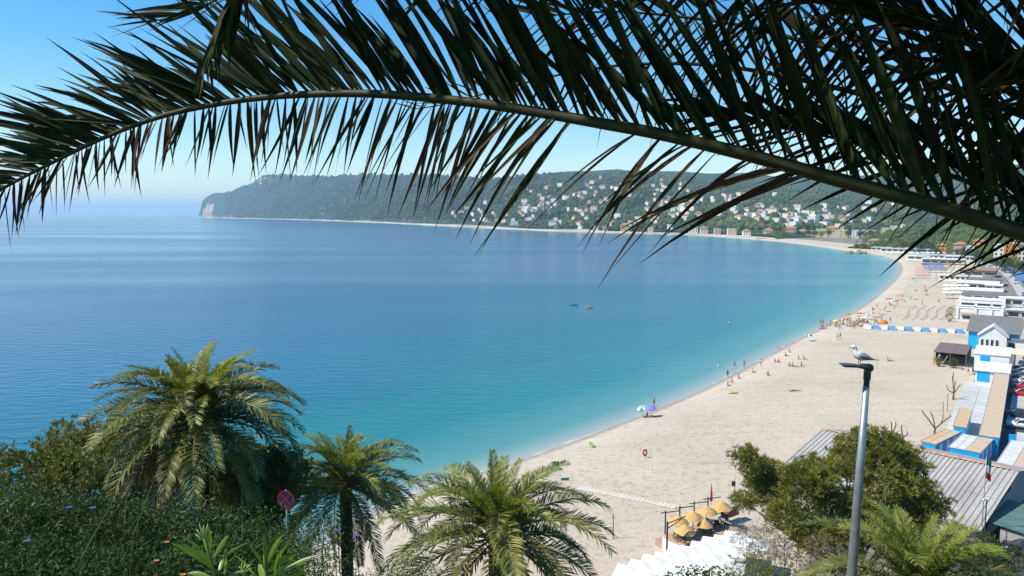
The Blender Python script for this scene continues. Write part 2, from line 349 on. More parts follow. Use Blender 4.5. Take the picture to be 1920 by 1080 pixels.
hill('headland', [(374, 404, 7000), (376.5, 386, 6950), (380, 374, 6850), (388, 368, 6750), (402, 362, 6600), (425, 361, 6500), (445, 353, 6350), (470, 343, 6150), (486, 334, 6050), (493, 326, 5950), (520, 325, 5700), (560, 328, 5450), (620, 330, 5100),
      (700, 328, 4800), (760, 326, 4550), (800, 327, 4400), (850, 330, 4250), (900, 333, 4100), (960, 330, 3900), (1000, 326, 3800), (1060, 320, 3700), (1130, 316, 3600), (1200, 318, 3550), (1270, 322, 3500), (1350, 326, 3450), (1450, 330, 3400), (1600, 328, 3350), (1750, 318, 3300), (1900, 305, 3250), (2050, 300, 3200)],
     lambda px: base_far(px) if px < 1050 else D(px, 421, 1900 + (px - 1050) * .2), 330, 64, 46, M_H1, rock1)
def base_front(px):
    py, = lerp_tab([(760, 420.5), (900, 427.5), (1050, 434), (1280, 440.5), (1450, 446.5), (1600, 441), (1750, 432), (2000, 425)], px)
    if px < 1450: p = base_far(px); return p + Vector((p.x, p.y, 0)).normalized() * (4 + 40 * ss(900, 1400, px))
    p = P(px, py, 3); return p
hill('village_hill', [(760, 417, 2750), (790, 408, 2650), (830, 388, 2600), (880, 369, 2550), (950, 353, 2500), (1000, 341, 2480), (1080, 336, 2450), (1150, 331, 2430), (1250, 334, 2400), (1350, 340, 2350), (1450, 347, 2300), (1550, 360, 2200), (1650, 378, 2050), (1750, 388, 1900), (1850, 380, 1800), (2000, 370, 1700)],
     base_front, 260, 60, 26, M_H2, None, .9)
M_H3 = hill_material('near_woods', (.022, .045, .014), (.07, .11, .03), (.4, .36, .3), (.09, .10, .04), .02)
def base_near(px):
    py, = lerp_tab([(1590, 463), (1650, 467), (1700, 470), (1760, 474), (1820, 484), (1870, 496), (1920, 505), (2050, 530)], px)
    return P(px, py, 2.5)
hill('wooded_hill', [(1590, 461, 960), (1625, 447, 960), (1660, 436, 950), (1700, 429, 930), (1760, 424, 900), (1820, 421, 850), (1880, 420, 780), (1950, 415, 700), (2050, 400, 620)], base_near, 110, 44, 7, M_H3, None, .85, .008)
def on_hill(px, py, names=('wooded_hill', 'village_hill', 'headland')):
    r = ray(px, py).normalized(); best = None
    for nm in names:
        loc, no, idx, dist = BVH[nm].ray_cast(cam.location, r)
        if loc is not None and (best is None or dist < best[1]): best = (loc, dist)
    return best[0] if best else None

# sea wall of the far shore road
M_WALL = mat('pale_sea_wall', (.30, .27, .22), .85, .2, .006, c2=(.55, .47, .40))
wi = [i for i in range(len(SH)) if SH[i].y > 1000 and i < len(SH) - 14]
mb = MB(); vs = []
for i in wi:
    hgt = 4.2 + 3.2 * noise.noise(SH[i] * .004)
    hgt *= 1 if SH[i].y > 1400 else .5
    for o, z in ((1.5, -1), (3.0, hgt), (14, hgt + .4), (18, 1)): p = SH[i] + SHN[i] * o; p.z = z; vs.append(p)
mb.add(vs, [(i * 4 + j, i * 4 + j + 1, i * 4 + 5 + j, i * 4 + 4 + j) for i in range(len(wi) - 1) for j in range(3)])
tag(mb.build('sea_wall', M_WALL), 'long pale sea wall along the far shore of the bay', 'wall')

# ---- hillside under the viewpoint
def hs_h(x, y):
    z = 33.15 - .62 * max(0, y - 1.5) + 4 * (1 - ss(-9, -2, x)) * ss(5, 18, y) - .9 * max(0, -x - 16) * ss(0, 10, y)
    z += .35 * noise.fractal(Vector((x, y, 0)) * .25, 1, 2, 3) * ss(2, 6, y)
    return z if y > -30 else z
M_EARTH = mat('dry_hillside_earth', (.10, .085, .055), .95, .4, .6, c2=(.06, .08, .03), bump=.5, fine=.3)
xs = np.linspace(-44, 75, 110); ys = np.linspace(-30, 60, 90); vs = [(x, y, max(hs_h(x, y), -2)) for y in ys for x in xs]; n = len(xs)
mb = MB(); mb.add(vs, [(i * n + j, i * n + j + 1, (i + 1) * n + j + 1, (i + 1) * n + j) for i in range(len(ys) - 1) for j in range(n - 1)])
tag(mb.build('hillside', M_EARTH, smooth=True), kind='structure')

# ---- haze over the bay
hz = MB().box(-95000, 95000, -95000, 95000, -8, 420)
hm = bpy.data.materials.new('haze'); hm.use_nodes = True; hm.node_tree.nodes.clear()
ho = hm.node_tree.nodes.new('ShaderNodeOutputMaterial'); hv = hm.node_tree.nodes.new('ShaderNodeVolumePrincipled')
hv.inputs['Color'].default_value = (.62, .85, 1.0, 1); hv.inputs['Density'].default_value = .000092; hv.inputs['Anisotropy'].default_value = 0.0
hm.node_tree.links.new(hv.outputs[0], ho.inputs['Volume'])
tag(hz.build('haze', hm), kind='stuff')
# ================================================================ PALMS
M_FROND = mat('palm_leaf', (.085, .105, .018), .5, .3, 2.0, c2=(.22, .235, .048), spec=.5, trans=.22, rnd=.3)
M_FROND_OLD = mat('palm_leaf_old', (.11, .09, .025), .6, .3, 2.0, c2=(.24, .18, .07), trans=.15, rnd=.3)
M_FROND_NEW = mat('palm_leaf_young', (.14, .17, .025), .5, .25, 2.0, c2=(.27, .29, .055), trans=.3, rnd=.2)
M_RACHIS = mat('palm_rib', (.12, .13, .04), .5, .25, 3)
M_TRUNK = mat('palm_trunk', (.09, .065, .045), .95, .4, 6, bump=.6)
def frond_mesh(name, L_, a0, droop, nleaf, llen, mats, seed, lw=.022, vee=.55, twist=.0):
    """a frond along +X: arching rib with two rows of leaflets"""
    rd = random.Random(seed); mb = MB(); pts = []; p = Vector((0, 0, 0)); ang = a0; n = 16
    for i in range(n + 1):
        pts.append(p.copy()); s = i / n
        ang = a0 - droop * s ** 1.4; p = p + Vector((math.cos(ang), 0, math.sin(ang))) * (L_ / n)
    mb.tube(pts, [.034 * (1 - .88 * i / n) * (L_ / 3.2) for i in range(n + 1)], 5, 1)
    def at(s):
        x = min(s * n, n - .001); i = int(x); return pts[i].lerp(pts[i + 1], x - i), (pts[i + 1] - pts[i]).normalized()
    for side in (-1, 1):
        for k in range(nleaf):
            s = .10 + .89 * (k + rd.random() * .6) / nleaf
            o, t = at(s); nrm = Vector((-t.z, 0, t.x)); sd = Vector((0, side, 0))
            fwd = .55 + .75 * s + rd.uniform(-.12, .12); v = vee * (1 - .35 * s) + rd.uniform(-.25, .25)
            if rd.random() < .2: v -= .5
            d = (sd * 1.0 + t * fwd + nrm * v).normalized()
            ln = llen * (math.sin(min(1, s * 1.5 + .18) * math.pi * .5) * (1 - .62 * max(0, (s - .45) / .55) ** 1.6)) * rd.uniform(.85, 1.1)
            w = lw * (1.2 - .4 * s) * rd.uniform(.8, 1.2); ax = d.cross(nrm)
            if ax.length < 1e-3: ax = t
            ax = (ax.normalized() * .8 + nrm * .6 * rd.uniform(-1, 1)).normalized()
            m1 = o + d * ln * .45; m2 = o + d * ln * .8 + Vector((0, 0, -.06 * ln)); e = o + d * ln + Vector((0, 0, -.17 * ln * rd.uniform(.4, 1.6)))
            mb.add([o - ax * w * .3, o + ax * w * .3, m1 + ax * w, m1 - ax * w, m2 + ax * w * .7, m2 - ax * w * .7, e], [(0, 1, 2, 3), (3, 2, 4, 5), (5, 4, 6)], 0)
    return mb.mesh(name, mats)
FR = {}
for ci, (a0, dr, mats) in enumerate([(R(80), R(40), [M_FROND_NEW, M_RACHIS]), (R(66), R(72), [M_FROND_NEW, M_RACHIS]), (R(52), R(84), [M_FROND, M_RACHIS]), (R(36), R(88), [M_FROND, M_RACHIS]), (R(18), R(80), [M_FROND, M_RACHIS]), (R(0), R(72), [M_FROND, M_RACHIS]), (R(-28), R(58), [M_FROND_OLD, M_RACHIS])]):
    FR[ci] = [frond_mesh('frond', 3.6, a0, dr * f, 100, .60, mats, ci * 10 + k, lw=.019) for k, f in enumerate((.85, 1.0, 1.15))]
def trunk_mesh(h, r, seed=0):
    rd = random.Random(seed); mb = MB(); prof = [(r * 1.25, -1.0), (r * 1.15, .2)]; z = .2; k = 0
    while z < h: prof += [(r * 1.07, z + .09), (r * .93, z + .11)]; z += .2
    prof += [(r * 1.35, h + .1), (r * 1.3, h + .35), (r * .4, h + .6)]
    return mb.lathe(prof, 12).mesh('trunk', M_TRUNK, False)
def palm(label, base, crown_z, rad, nf, seed, lean=(0, 0), low=0.0, old=.9, young=1.0):
    rd = random.Random(seed); h = crown_z - base.z
    t = thing('palm_tree', label, 'palm', base, 0, 'date palms on the slope below the viewpoint')
    obj('trunk', trunk_mesh(h, .27, seed), t)
    sc_ = rad / 3.2
    for i in range(nf):
        s = (i + .5) / nf; ci = min(6, int(7 * young * s ** .92)); az = i * 2.39996 + rd.uniform(-.2, .2)
        if ci == 6 and rd.random() > old: ci = 5
        o = obj('frond', rd.choice(FR[ci]), t, (.12 * math.cos(az), .12 * math.sin(az), h + .45 - .5 * s), (rd.uniform(-.25, .25), rd.uniform(-.1, .1), az))
        f = sc_ * rd.uniform(.85, 1.08) * {0: .55, 1: .74, 2: .9}.get(ci, 1); o.scale = (f, f, f)
    return t
def hb(p): return Vector((p.x, p.y, hs_h(p.x, p.y) - .2))
c = D(372, 790, 27); palm('large date palm with a wide sunlit crown above the dark bushes', hb(c), c.z, 3.95, 82, 3)
c = D(648, 915, 32); palm('date palm with its trunk showing, beside the round road sign', hb(c), c.z, 3.6, 60, 5, old=.3)
c = D(932, 1010, 22.5); palm('date palm with dark drooping fronds standing against the pale beach', hb(c), c.z, 3.65, 56, 8, old=.2)
c = D(1722, 1120, 18.5); palm('date palm with bright young fronds at the foot of the lamp post', hb(c), c.z, 3.2, 40, 13, old=.6, young=.72)

# ---- the palm that overhangs the viewpoint: ribs are drawn through the air above the path, close to the camera
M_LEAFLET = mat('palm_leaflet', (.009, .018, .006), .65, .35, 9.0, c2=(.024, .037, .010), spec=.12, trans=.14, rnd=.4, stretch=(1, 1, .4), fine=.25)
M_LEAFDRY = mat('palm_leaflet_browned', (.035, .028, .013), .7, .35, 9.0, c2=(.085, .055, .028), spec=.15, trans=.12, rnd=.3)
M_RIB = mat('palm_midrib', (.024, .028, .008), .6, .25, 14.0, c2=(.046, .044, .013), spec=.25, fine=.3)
CROWN = Vector((2.35, 1.75, 34.72))
op = thing('palm_tree', 'palm whose dark fronds hang across the top of the view', 'palm', (CROWN.x, CROWN.y, 33.0))
obj('trunk', trunk_mesh(CROWN.z - 33.0 - .4, .3, 77), op)
OB = Vector((CROWN.x, CROWN.y, 33.0))
def leaflet(mb, o, d, ln, w, up, sag, rd, twist, m=0):
    """a folded leaflet strip: V section, tapering, sagging towards its tip"""
    n = 6; d = d.normalized(); ax = d.cross(up)
    if ax.length < 1e-3: ax = d.orthogonal()
    ax.normalize(); nn = ax.cross(d); ca, sa_ = math.cos(twist), math.sin(twist); ax, nn = ax * ca + nn * sa_, nn * ca - ax * sa_
    vs = []; prof = [.30, .85, 1.0, .9, .66, .34, .04]; bend = rd.uniform(-.10, .10)
    for i in range(n + 1):
        s = i / n; c_ = o + d * ln * s + Vector((0, 0, -1)) * sag * ln * s ** 2.2 + ax * bend * ln * s * s
        hw = w * prof[i]; vs += [c_ - ax * hw + nn * hw * .5, c_, c_ + ax * hw + nn * hw * .5]
    mb.add(vs, [(i * 3 + j, i * 3 + j + 1, i * 3 + 4 + j, i * 3 + 3 + j) for i in range(n) for j in (0, 1)], m)
def big_frond(rib, rad, nl, tab, single, seed, tabd=0.0, wid=.017, thin=0.0):
    """rib: points (px,py,distance) from tip to base; tab rows: (s, top dx,dz,len, bottom dx,dz,len, sag_top, sag_bottom)"""
    rd = random.Random(seed); pts = catmull([D(*q) for q in rib] + ([CROWN] if True else []), 6)
    acc = [0]
    for a_, b_ in zip(pts, pts[1:]): acc.append(acc[-1] + (b_ - a_).length)
    tot = acc[-1]
    def at(s):
        x = s * tot
        for i in range(len(pts) - 1):
            if acc[i + 1] >= x: f = (x - acc[i]) / max(1e-6, acc[i + 1] - acc[i]); return pts[i].lerp(pts[i + 1], f), (pts[i] - pts[i + 1]).normalized()
        return pts[-1], (pts[-2] - pts[-1]).normalized()
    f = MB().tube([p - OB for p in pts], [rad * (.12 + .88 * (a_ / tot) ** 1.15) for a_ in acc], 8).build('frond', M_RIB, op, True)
    rest = MB(); cnt = 0
    for k in range(nl):
        for side in (0, 1):
            s = (k + rd.random() * .5) / nl * .93; o, t = at(s); row = lerp_tab(tab, s)
            dx, dz, ln = row[0:3] if side == 0 else row[3:6]; sag = row[6 + side]
            if ln <= 0 or (side == 1 and s > .55 and rd.random() < thin): continue
            if thin and side == 1 and px_of(o) > 1560 and rd.random() < .93: continue
            j = .16 if side == 0 else .26
            d = Vector((dx + rd.gauss(0, j * .55), tabd + rd.uniform(-.45, .45) + (.25 if side == 0 else -.2), dz + rd.gauss(0, j * .5)))
            ln *= rd.uniform(.82, 1.12); w_ = wid * rd.uniform(.6, 1.12) * (.75 + .5 * min(1, ln / .5)) * (1 if side == 0 else .62)
            dry = side == 1 and rd.random() < .5
            mb = MB() if single else rest
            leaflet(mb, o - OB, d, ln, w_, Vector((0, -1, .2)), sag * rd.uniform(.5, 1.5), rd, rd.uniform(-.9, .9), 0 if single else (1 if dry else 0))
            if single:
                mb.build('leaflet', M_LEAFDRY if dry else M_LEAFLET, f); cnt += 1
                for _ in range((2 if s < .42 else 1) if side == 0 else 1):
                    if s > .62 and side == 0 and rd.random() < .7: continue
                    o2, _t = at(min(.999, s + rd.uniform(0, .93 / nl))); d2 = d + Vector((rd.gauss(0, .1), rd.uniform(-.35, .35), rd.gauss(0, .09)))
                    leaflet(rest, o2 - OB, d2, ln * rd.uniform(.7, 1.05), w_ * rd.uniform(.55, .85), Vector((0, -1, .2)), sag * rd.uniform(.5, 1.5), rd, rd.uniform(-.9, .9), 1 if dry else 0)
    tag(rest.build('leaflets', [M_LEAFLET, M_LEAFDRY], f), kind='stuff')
    return f
# the long frond across the picture
main_rib = [(-210, 560, 2.75), (-90, 420, 2.7), (0, 357, 2.62), (100, 304, 2.55), (200, 256, 2.47), (300, 219, 2.4), (400, 196, 2.33), (500, 182, 2.27), (600, 176, 2.2), (700, 176, 2.14), (800, 183, 2.08), (900, 194, 2.02), (1000, 209, 1.97), (1120, 230, 1.9), (1240, 252, 1.85), (1400, 290, 1.8), (1600, 345, 1.74), (1750, 385, 1.7), (1920, 437, 1.66), (2150, 500, 1.65)]
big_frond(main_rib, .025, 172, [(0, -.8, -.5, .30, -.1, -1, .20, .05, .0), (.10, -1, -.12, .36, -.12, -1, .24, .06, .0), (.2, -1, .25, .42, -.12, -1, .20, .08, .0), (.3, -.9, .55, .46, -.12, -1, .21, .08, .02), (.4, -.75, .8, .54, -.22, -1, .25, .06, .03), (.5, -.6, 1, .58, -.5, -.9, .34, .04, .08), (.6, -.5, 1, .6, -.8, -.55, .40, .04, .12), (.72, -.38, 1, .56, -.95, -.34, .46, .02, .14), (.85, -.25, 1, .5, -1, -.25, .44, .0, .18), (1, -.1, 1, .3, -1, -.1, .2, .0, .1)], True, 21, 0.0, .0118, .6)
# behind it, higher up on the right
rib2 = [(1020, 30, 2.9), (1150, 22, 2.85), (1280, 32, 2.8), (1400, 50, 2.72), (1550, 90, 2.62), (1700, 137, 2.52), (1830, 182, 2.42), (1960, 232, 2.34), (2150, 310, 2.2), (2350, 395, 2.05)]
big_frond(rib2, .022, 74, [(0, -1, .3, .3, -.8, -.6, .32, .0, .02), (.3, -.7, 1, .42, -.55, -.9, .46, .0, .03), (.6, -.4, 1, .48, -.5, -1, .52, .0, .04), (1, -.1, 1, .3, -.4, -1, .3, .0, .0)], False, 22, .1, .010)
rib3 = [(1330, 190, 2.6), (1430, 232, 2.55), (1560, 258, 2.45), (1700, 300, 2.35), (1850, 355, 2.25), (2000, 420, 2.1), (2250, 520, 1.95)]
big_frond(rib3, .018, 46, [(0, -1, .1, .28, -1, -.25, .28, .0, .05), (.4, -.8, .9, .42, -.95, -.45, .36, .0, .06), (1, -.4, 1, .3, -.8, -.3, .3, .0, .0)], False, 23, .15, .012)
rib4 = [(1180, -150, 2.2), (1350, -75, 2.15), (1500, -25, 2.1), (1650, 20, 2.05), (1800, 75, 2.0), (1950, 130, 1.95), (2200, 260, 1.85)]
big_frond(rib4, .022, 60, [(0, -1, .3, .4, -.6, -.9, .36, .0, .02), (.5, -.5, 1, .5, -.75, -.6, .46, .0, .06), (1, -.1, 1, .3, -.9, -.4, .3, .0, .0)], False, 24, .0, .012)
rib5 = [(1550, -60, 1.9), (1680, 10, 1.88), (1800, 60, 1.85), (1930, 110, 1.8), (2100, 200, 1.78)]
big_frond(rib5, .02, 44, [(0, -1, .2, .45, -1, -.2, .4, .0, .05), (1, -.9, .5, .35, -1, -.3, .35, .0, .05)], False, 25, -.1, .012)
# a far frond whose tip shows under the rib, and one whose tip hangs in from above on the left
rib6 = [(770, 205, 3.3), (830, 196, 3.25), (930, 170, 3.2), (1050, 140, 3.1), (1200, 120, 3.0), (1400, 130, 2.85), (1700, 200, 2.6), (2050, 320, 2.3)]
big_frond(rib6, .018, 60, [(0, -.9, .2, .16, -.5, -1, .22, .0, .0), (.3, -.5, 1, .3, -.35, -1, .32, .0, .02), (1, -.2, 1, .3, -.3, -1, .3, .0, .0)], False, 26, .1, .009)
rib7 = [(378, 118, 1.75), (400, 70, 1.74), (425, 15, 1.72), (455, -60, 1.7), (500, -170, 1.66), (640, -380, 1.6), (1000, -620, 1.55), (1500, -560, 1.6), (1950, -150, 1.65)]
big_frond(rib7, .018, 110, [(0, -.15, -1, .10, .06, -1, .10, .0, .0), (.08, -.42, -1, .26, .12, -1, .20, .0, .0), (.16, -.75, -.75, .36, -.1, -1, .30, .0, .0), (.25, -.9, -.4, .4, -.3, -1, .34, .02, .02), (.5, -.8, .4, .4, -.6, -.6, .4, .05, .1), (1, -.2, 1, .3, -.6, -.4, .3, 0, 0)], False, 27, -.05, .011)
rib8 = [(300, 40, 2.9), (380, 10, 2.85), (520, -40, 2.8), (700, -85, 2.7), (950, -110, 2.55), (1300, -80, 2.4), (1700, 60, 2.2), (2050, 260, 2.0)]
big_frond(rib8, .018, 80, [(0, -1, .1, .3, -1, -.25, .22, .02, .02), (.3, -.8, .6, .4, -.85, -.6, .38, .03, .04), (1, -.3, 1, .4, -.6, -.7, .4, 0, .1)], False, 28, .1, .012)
# unseen rest of its crown above and behind, added to shade the visible fronds
rd = random.Random(5)
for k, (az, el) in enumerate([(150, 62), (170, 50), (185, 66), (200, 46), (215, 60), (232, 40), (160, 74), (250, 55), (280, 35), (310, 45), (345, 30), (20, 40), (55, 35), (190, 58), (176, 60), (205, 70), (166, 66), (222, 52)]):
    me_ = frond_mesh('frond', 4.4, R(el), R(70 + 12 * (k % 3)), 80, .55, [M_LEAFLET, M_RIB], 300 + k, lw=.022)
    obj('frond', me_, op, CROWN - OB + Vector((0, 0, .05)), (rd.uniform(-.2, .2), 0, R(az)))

# ================================================================ LAMP POST AND GULL
M_GALV = mat('galvanised_steel', (.30, .32, .33), .45, .15, 9, metal=.6)
M_DARKMETAL = mat('dark_lamp_metal', (.045, .047, .05), .45, .2, 8, spec=.5)
LP = D(1627, 690, 13.0); lb = Vector((LP.x - .05, LP.y, hs_h(LP.x, LP.y)))
lb = Vector((LP.x, LP.y, hs_h(LP.x, LP.y))); lh = LP.z - lb.z
LEAN = R(1.6); lb.x -= lh * math.tan(LEAN); lamp = thing('street_lamp', 'tall grey street lamp post with a flat dark head, gull on top', 'street lamp', lb); lamp.rotation_euler = (0, LEAN, 0)
mb = MB(); mb.lathe([(.12, -.4), (.12, .3), (.092, .32), (.09, lh * .3), (.076, lh * .65), (.056, lh - .32), (.001, lh - .32)], 20); mb.build('pole', M_GALV, lamp, True)
mb = MB(); mb.lathe([(.05, lh - .34), (.05, lh - .22), (.062, lh - .21), (.062, lh + .0), (.05, lh + .03), (.001, lh + .04)], 16); mb.build('collar', M_DARKMETAL, lamp, True)
mb = MB(); rings = []
for x, hw, z0, z1 in ((.085, .05, -.03, .05), (.05, .075, -.045, .075), (-.06, .085, -.02, .07), (-.2, .11, .012, .062), (-.36, .12, .03, .066), (-.47, .10, .042, .066), (-.5, .05, .05, .062)):
    rings.append([Vector((x, -hw, z0 * .4 + z1 * .6)), Vector((x, -hw * .7, z1)), Vector((x, hw * .7, z1)), Vector((x, hw, z0 * .4 + z1 * .6)), Vector((x, hw * .8, z0)), Vector((x, -hw * .8, z0))])
hd = mb.loft(rings).build('lamp_head', M_DARKMETAL, lamp, True, (0, 0, lh)); hd.rotation_euler = (0, R(2) - LEAN, 0)
MB().box(-.44, -.16, -.07, .07, .012, .026).build('lamp_glass', mat('lamp_glass', (.5, .5, .48), .2, .05, 4), hd)
# gull: body lofted along its axis; faces left
M_WHITE = mat('gull_white', (.72, .72, .70), .7, .06, 20); M_GREY = mat('gull_grey', (.22, .235, .25), .6, .15, 30, stretch=(1, 4, 4)); M_BLACK = mat('gull_black', (.02, .02, .022), .5, .2, 20)
M_BILL = mat('gull_bill', (.55, .38, .06), .4, .1, 10); M_LEG = mat('gull_leg', (.55, .36, .16), .5, .1, 10)
gp = Vector((LP.x - .145, LP.y, LP.z + .068)); gull = thing('gull', 'grey and white gull standing on the street lamp head', 'gull', gp, 0)
k_ = .98
st = [(-.165, .31, .004, .004), (-.158, .31, .020, .022), (-.135, .318, .032, .036), (-.112, .312, .034, .038), (-.098, .288, .033, .036), (-.098, .255, .036, .036), (-.088, .22, .052, .052), (-.055, .182, .073, .074), (0, .152, .083, .082), (.06, .135, .078, .072), (.12, .118, .058, .052), (.17, .104, .036, .03), (.21, .095, .02, .015), (.23, .09, .004, .004)]
rings = []
for i, (x, z, ry, rz) in enumerate(st):
    a_ = st[max(0, i - 1)]; b_ = st[min(len(st) - 1, i + 1)]; t = Vector((b_[0] - a_[0], 0, b_[1] - a_[1])).normalized(); nn = Vector((-t.z, 0, t.x))
    rings.append([Vector((x, 0, z)) + nn * rz * math.cos(q * math.pi / 6) + Vector((0, 1, 0)) * ry * math.sin(q * math.pi / 6) for q in range(12)])
gb = MB().loft(rings).build('body', M_WHITE, gull, True)
for sgn in (-1, 1):
    rings = []
    for x, z0, z1, y in ((-.05, .165, .2, .074), (-.02, .13, .225, .088), (.05, .105, .215, .09), (.12, .088, .18, .074), (.18, .08, .135, .05), (.235, .08, .105, .026), (.28, .078, .09, .012)):
        rings.append([Vector((x, sgn * y, z0)), Vector((x, sgn * (y + .008), (z0 + z1) / 2)), Vector((x, sgn * y * .55, z1)), Vector((x, sgn * (y - .03), (z0 + z1) / 2))])
    wg = MB().loft(rings).build('wing', M_GREY, gull, True)
    mb = MB(); rings = []
    for x, z, r_ in ((.2, .09, .014), (.26, .083, .012), (.33, .076, .006)): rings.append([Vector((x, sgn * .014 + r_ * math.cos(q * math.pi / 3), z + r_ * .8 * math.sin(q * math.pi / 3))) for q in range(6)])
    mb.loft(rings).build('wing_tip', M_BLACK, wg, True)
    mb = MB().tube([(.0, sgn * .03, .1), (-.005, sgn * .03, .05), (-.012, sgn * .03, .004)], [.013, .0075, .007], 6); mb.add([(-.06, sgn * .03 - .025, .003), (-.06, sgn * .03 + .025, .003), (-.01, sgn * .03 + .01, .004), (-.01, sgn * .03 - .01, .004)], [(0, 1, 2, 3)]); mb.build('leg', M_LEG, gull)
    MB().lathe([(.001, -.004), (.004, 0), (.001, .004)], 6, (-.142, sgn * .03, .325)).build('eye', M_BLACK, gull)
rings = []
for x, hw, z in ((.19, .02, .1), (.24, .034, .092), (.285, .04, .086)): rings.append([Vector((x, -hw, z)), Vector((x, hw, z)), Vector((x, hw, z - .006)), Vector((x, -hw, z - .006))])
MB().loft(rings).build('tail', M_WHITE, gull)
MB().tube([(-.158, 0, .31), (-.185, 0, .305), (-.205, 0, .296), (-.212, 0, .286)], [.013, .011, .008, .002], 6).build('bill', M_BILL, gull, True)
# ================================================================ SHRUBS, PINE, OLEANDER
def leaves_mesh(name, lobes, n, ln, wd, material, seed, clump=0, shell=.55, up=.25, grav=0.0, flat=1.0):
    """leaf faces spread through the lobes (x,y,z,rx,ry,rz); clump > 0 gathers them in tufts"""
    rg = np.random.default_rng(seed); lb = np.array(lobes, float)
    wt = lb[:, 3] * lb[:, 5]; wt /= wt.sum()
    def pts(k):
        i = rg.choice(len(lb), k, p=wt); d = rg.normal(size=(k, 3)); d /= np.linalg.norm(d, axis=1)[:, None]
        r = shell + (1 - shell) * rg.random(k) ** .6
        # uneven outline
        bl = 1 + .22 * np.sin(d[:, 0] * 5 + i * 1.7) * np.sin(d[:, 1] * 4 + i) + .16 * np.sin(d[:, 2] * 9 + d[:, 0] * 7 + i * 3)
        return lb[i, :3] + d * lb[i, 3:6] * (r * bl)[:, None], d
    if clump:
        nc = n // clump; c0, dn = pts(nc); idx = np.repeat(np.arange(nc), clump); dd = rg.normal(size=(nc * clump, 3)); dd /= np.linalg.norm(dd, axis=1)[:, None]
        dd = dd * .8 + dn[idx] * .5 + np.array((0, 0, up)); dd /= np.linalg.norm(dd, axis=1)[:, None]
        p = c0[idx] + dd * ln * .25 * rg.random((nc * clump, 1)); n = nc * clump
    else:
        p, dn = pts(n); dd = rg.normal(size=(n, 3)) + dn * .9 + np.array((0, 0, up)); dd /= np.linalg.norm(dd, axis=1)[:, None]
    L_ = ln * rg.uniform(.6, 1.3, (n, 1)); W_ = wd * rg.uniform(.7, 1.3, (n, 1))
    ax = np.cross(dd, rg.normal(size=(n, 3))); ax /= np.linalg.norm(ax, axis=1)[:, None] + 1e-9
    tip = p + dd * L_; tip[:, 2] -= grav * L_[:, 0]; mid = p + dd * L_ * .45
    v = np.empty((n, 4, 3)); v[:, 0] = p; v[:, 1] = mid + ax * W_; v[:, 2] = tip; v[:, 3] = mid - ax * W_
    me = bpy.data.meshes.new(name); me.vertices.add(n * 4); me.vertices.foreach_set('co', v.reshape(-1))
    me.loops.add(n * 4); me.loops.foreach_set('vertex_index', np.arange(n * 4)); me.polygons.add(n); me.polygons.foreach_set('loop_start', np.arange(0, n * 4, 4))
    me.update(calc_edges=True); me.materials.append(material); return me
def branches(name, root, ends, r0, material, seed, parent):
    rd = random.Random(seed); mb = MB()
    for e in ends:
        e = Vector(e); m = Vector(root).lerp(e, .5) + Vector((rd.uniform(-.2, .2), rd.uniform(-.2, .2), rd.uniform(-.1, .3))) * e.length * .3
        mb.tube([Vector(root) + Vector((rd.uniform(-.05, .05), rd.uniform(-.05, .05), 0)), m, e], [r0, r0 * .6, r0 * .15], 5)
    return mb.build(name, material, parent)
M_BARK = mat('grey_bark', (.11, .09, .07), .95, .35, 5, bump=.4)
LG = {'dark': mat('dark_shrub_leaf', (.026, .056, .013), .65, .4, .8, c2=(.095, .15, .034), spec=.2, trans=.15, rnd=.2),
      'mid': mat('mid_shrub_leaf', (.03, .06, .014), .5, .35, 1.0, c2=(.08, .12, .03), trans=.2, rnd=.2),
      'olive': mat('olive_shrub_leaf', (.12, .135, .03), .7, .35, .8, c2=(.27, .27, .075), spec=.2, trans=.2, rnd=.15),
      'pine': mat('pine_needles', (.10, .115, .02), .7, .4, .5, c2=(.30, .29, .065), spec=.2, trans=.32),
      'dry': mat('dry_twigs', (.14, .10, .07), .9, .35, 1.5, c2=(.22, .18, .13), rnd=.1),
      'glossy': mat('glossy_shrub_leaf', (.03, .075, .012), .35, .4, 1.5, c2=(.11, .18, .03), spec=.6, trans=.2)}
def shrub(label, px, py, dist, rx, rz, kind, n, ln, wd, seed, clump=0, nl=4, cat='shrub', group='shrubs on the slope', ground=None, **kw):
    rd = random.Random(seed); c = D(px, py, dist); g = hs_h(c.x, c.y) if ground is None else ground
    t = thing('shrub', label, cat, (c.x, c.y, g), 0, group)
    h = c.z - g; lobes = [(0, 0, h, rx * .8, rx * .8, rz * .8)]
    for k in range(nl):
        a_ = k * 2.4 + rd.random(); q = rd.uniform(.35, .75); f = rd.uniform(.45, .65)
        lobes.append((math.cos(a_) * rx * q, math.sin(a_) * rx * q * .8, h + rd.uniform(-.5, .4) * rz, rx * f, rx * f, rz * f))
    if h > rz * 1.2: lobes.append((0, 0, h * .5, rx * .7, rx * .7, h * .5))
    obj('crown', leaves_mesh('crown', lobes, n, ln, wd, LG[kind], seed, clump, **kw), t)
    branches('stem', (0, 0, -.2), [(l[0] * .8, l[1] * .8, l[2] + l[5] * .3) for l in lobes[:6]], .03 + .012 * rz, M_BARK, seed, t)
    return t
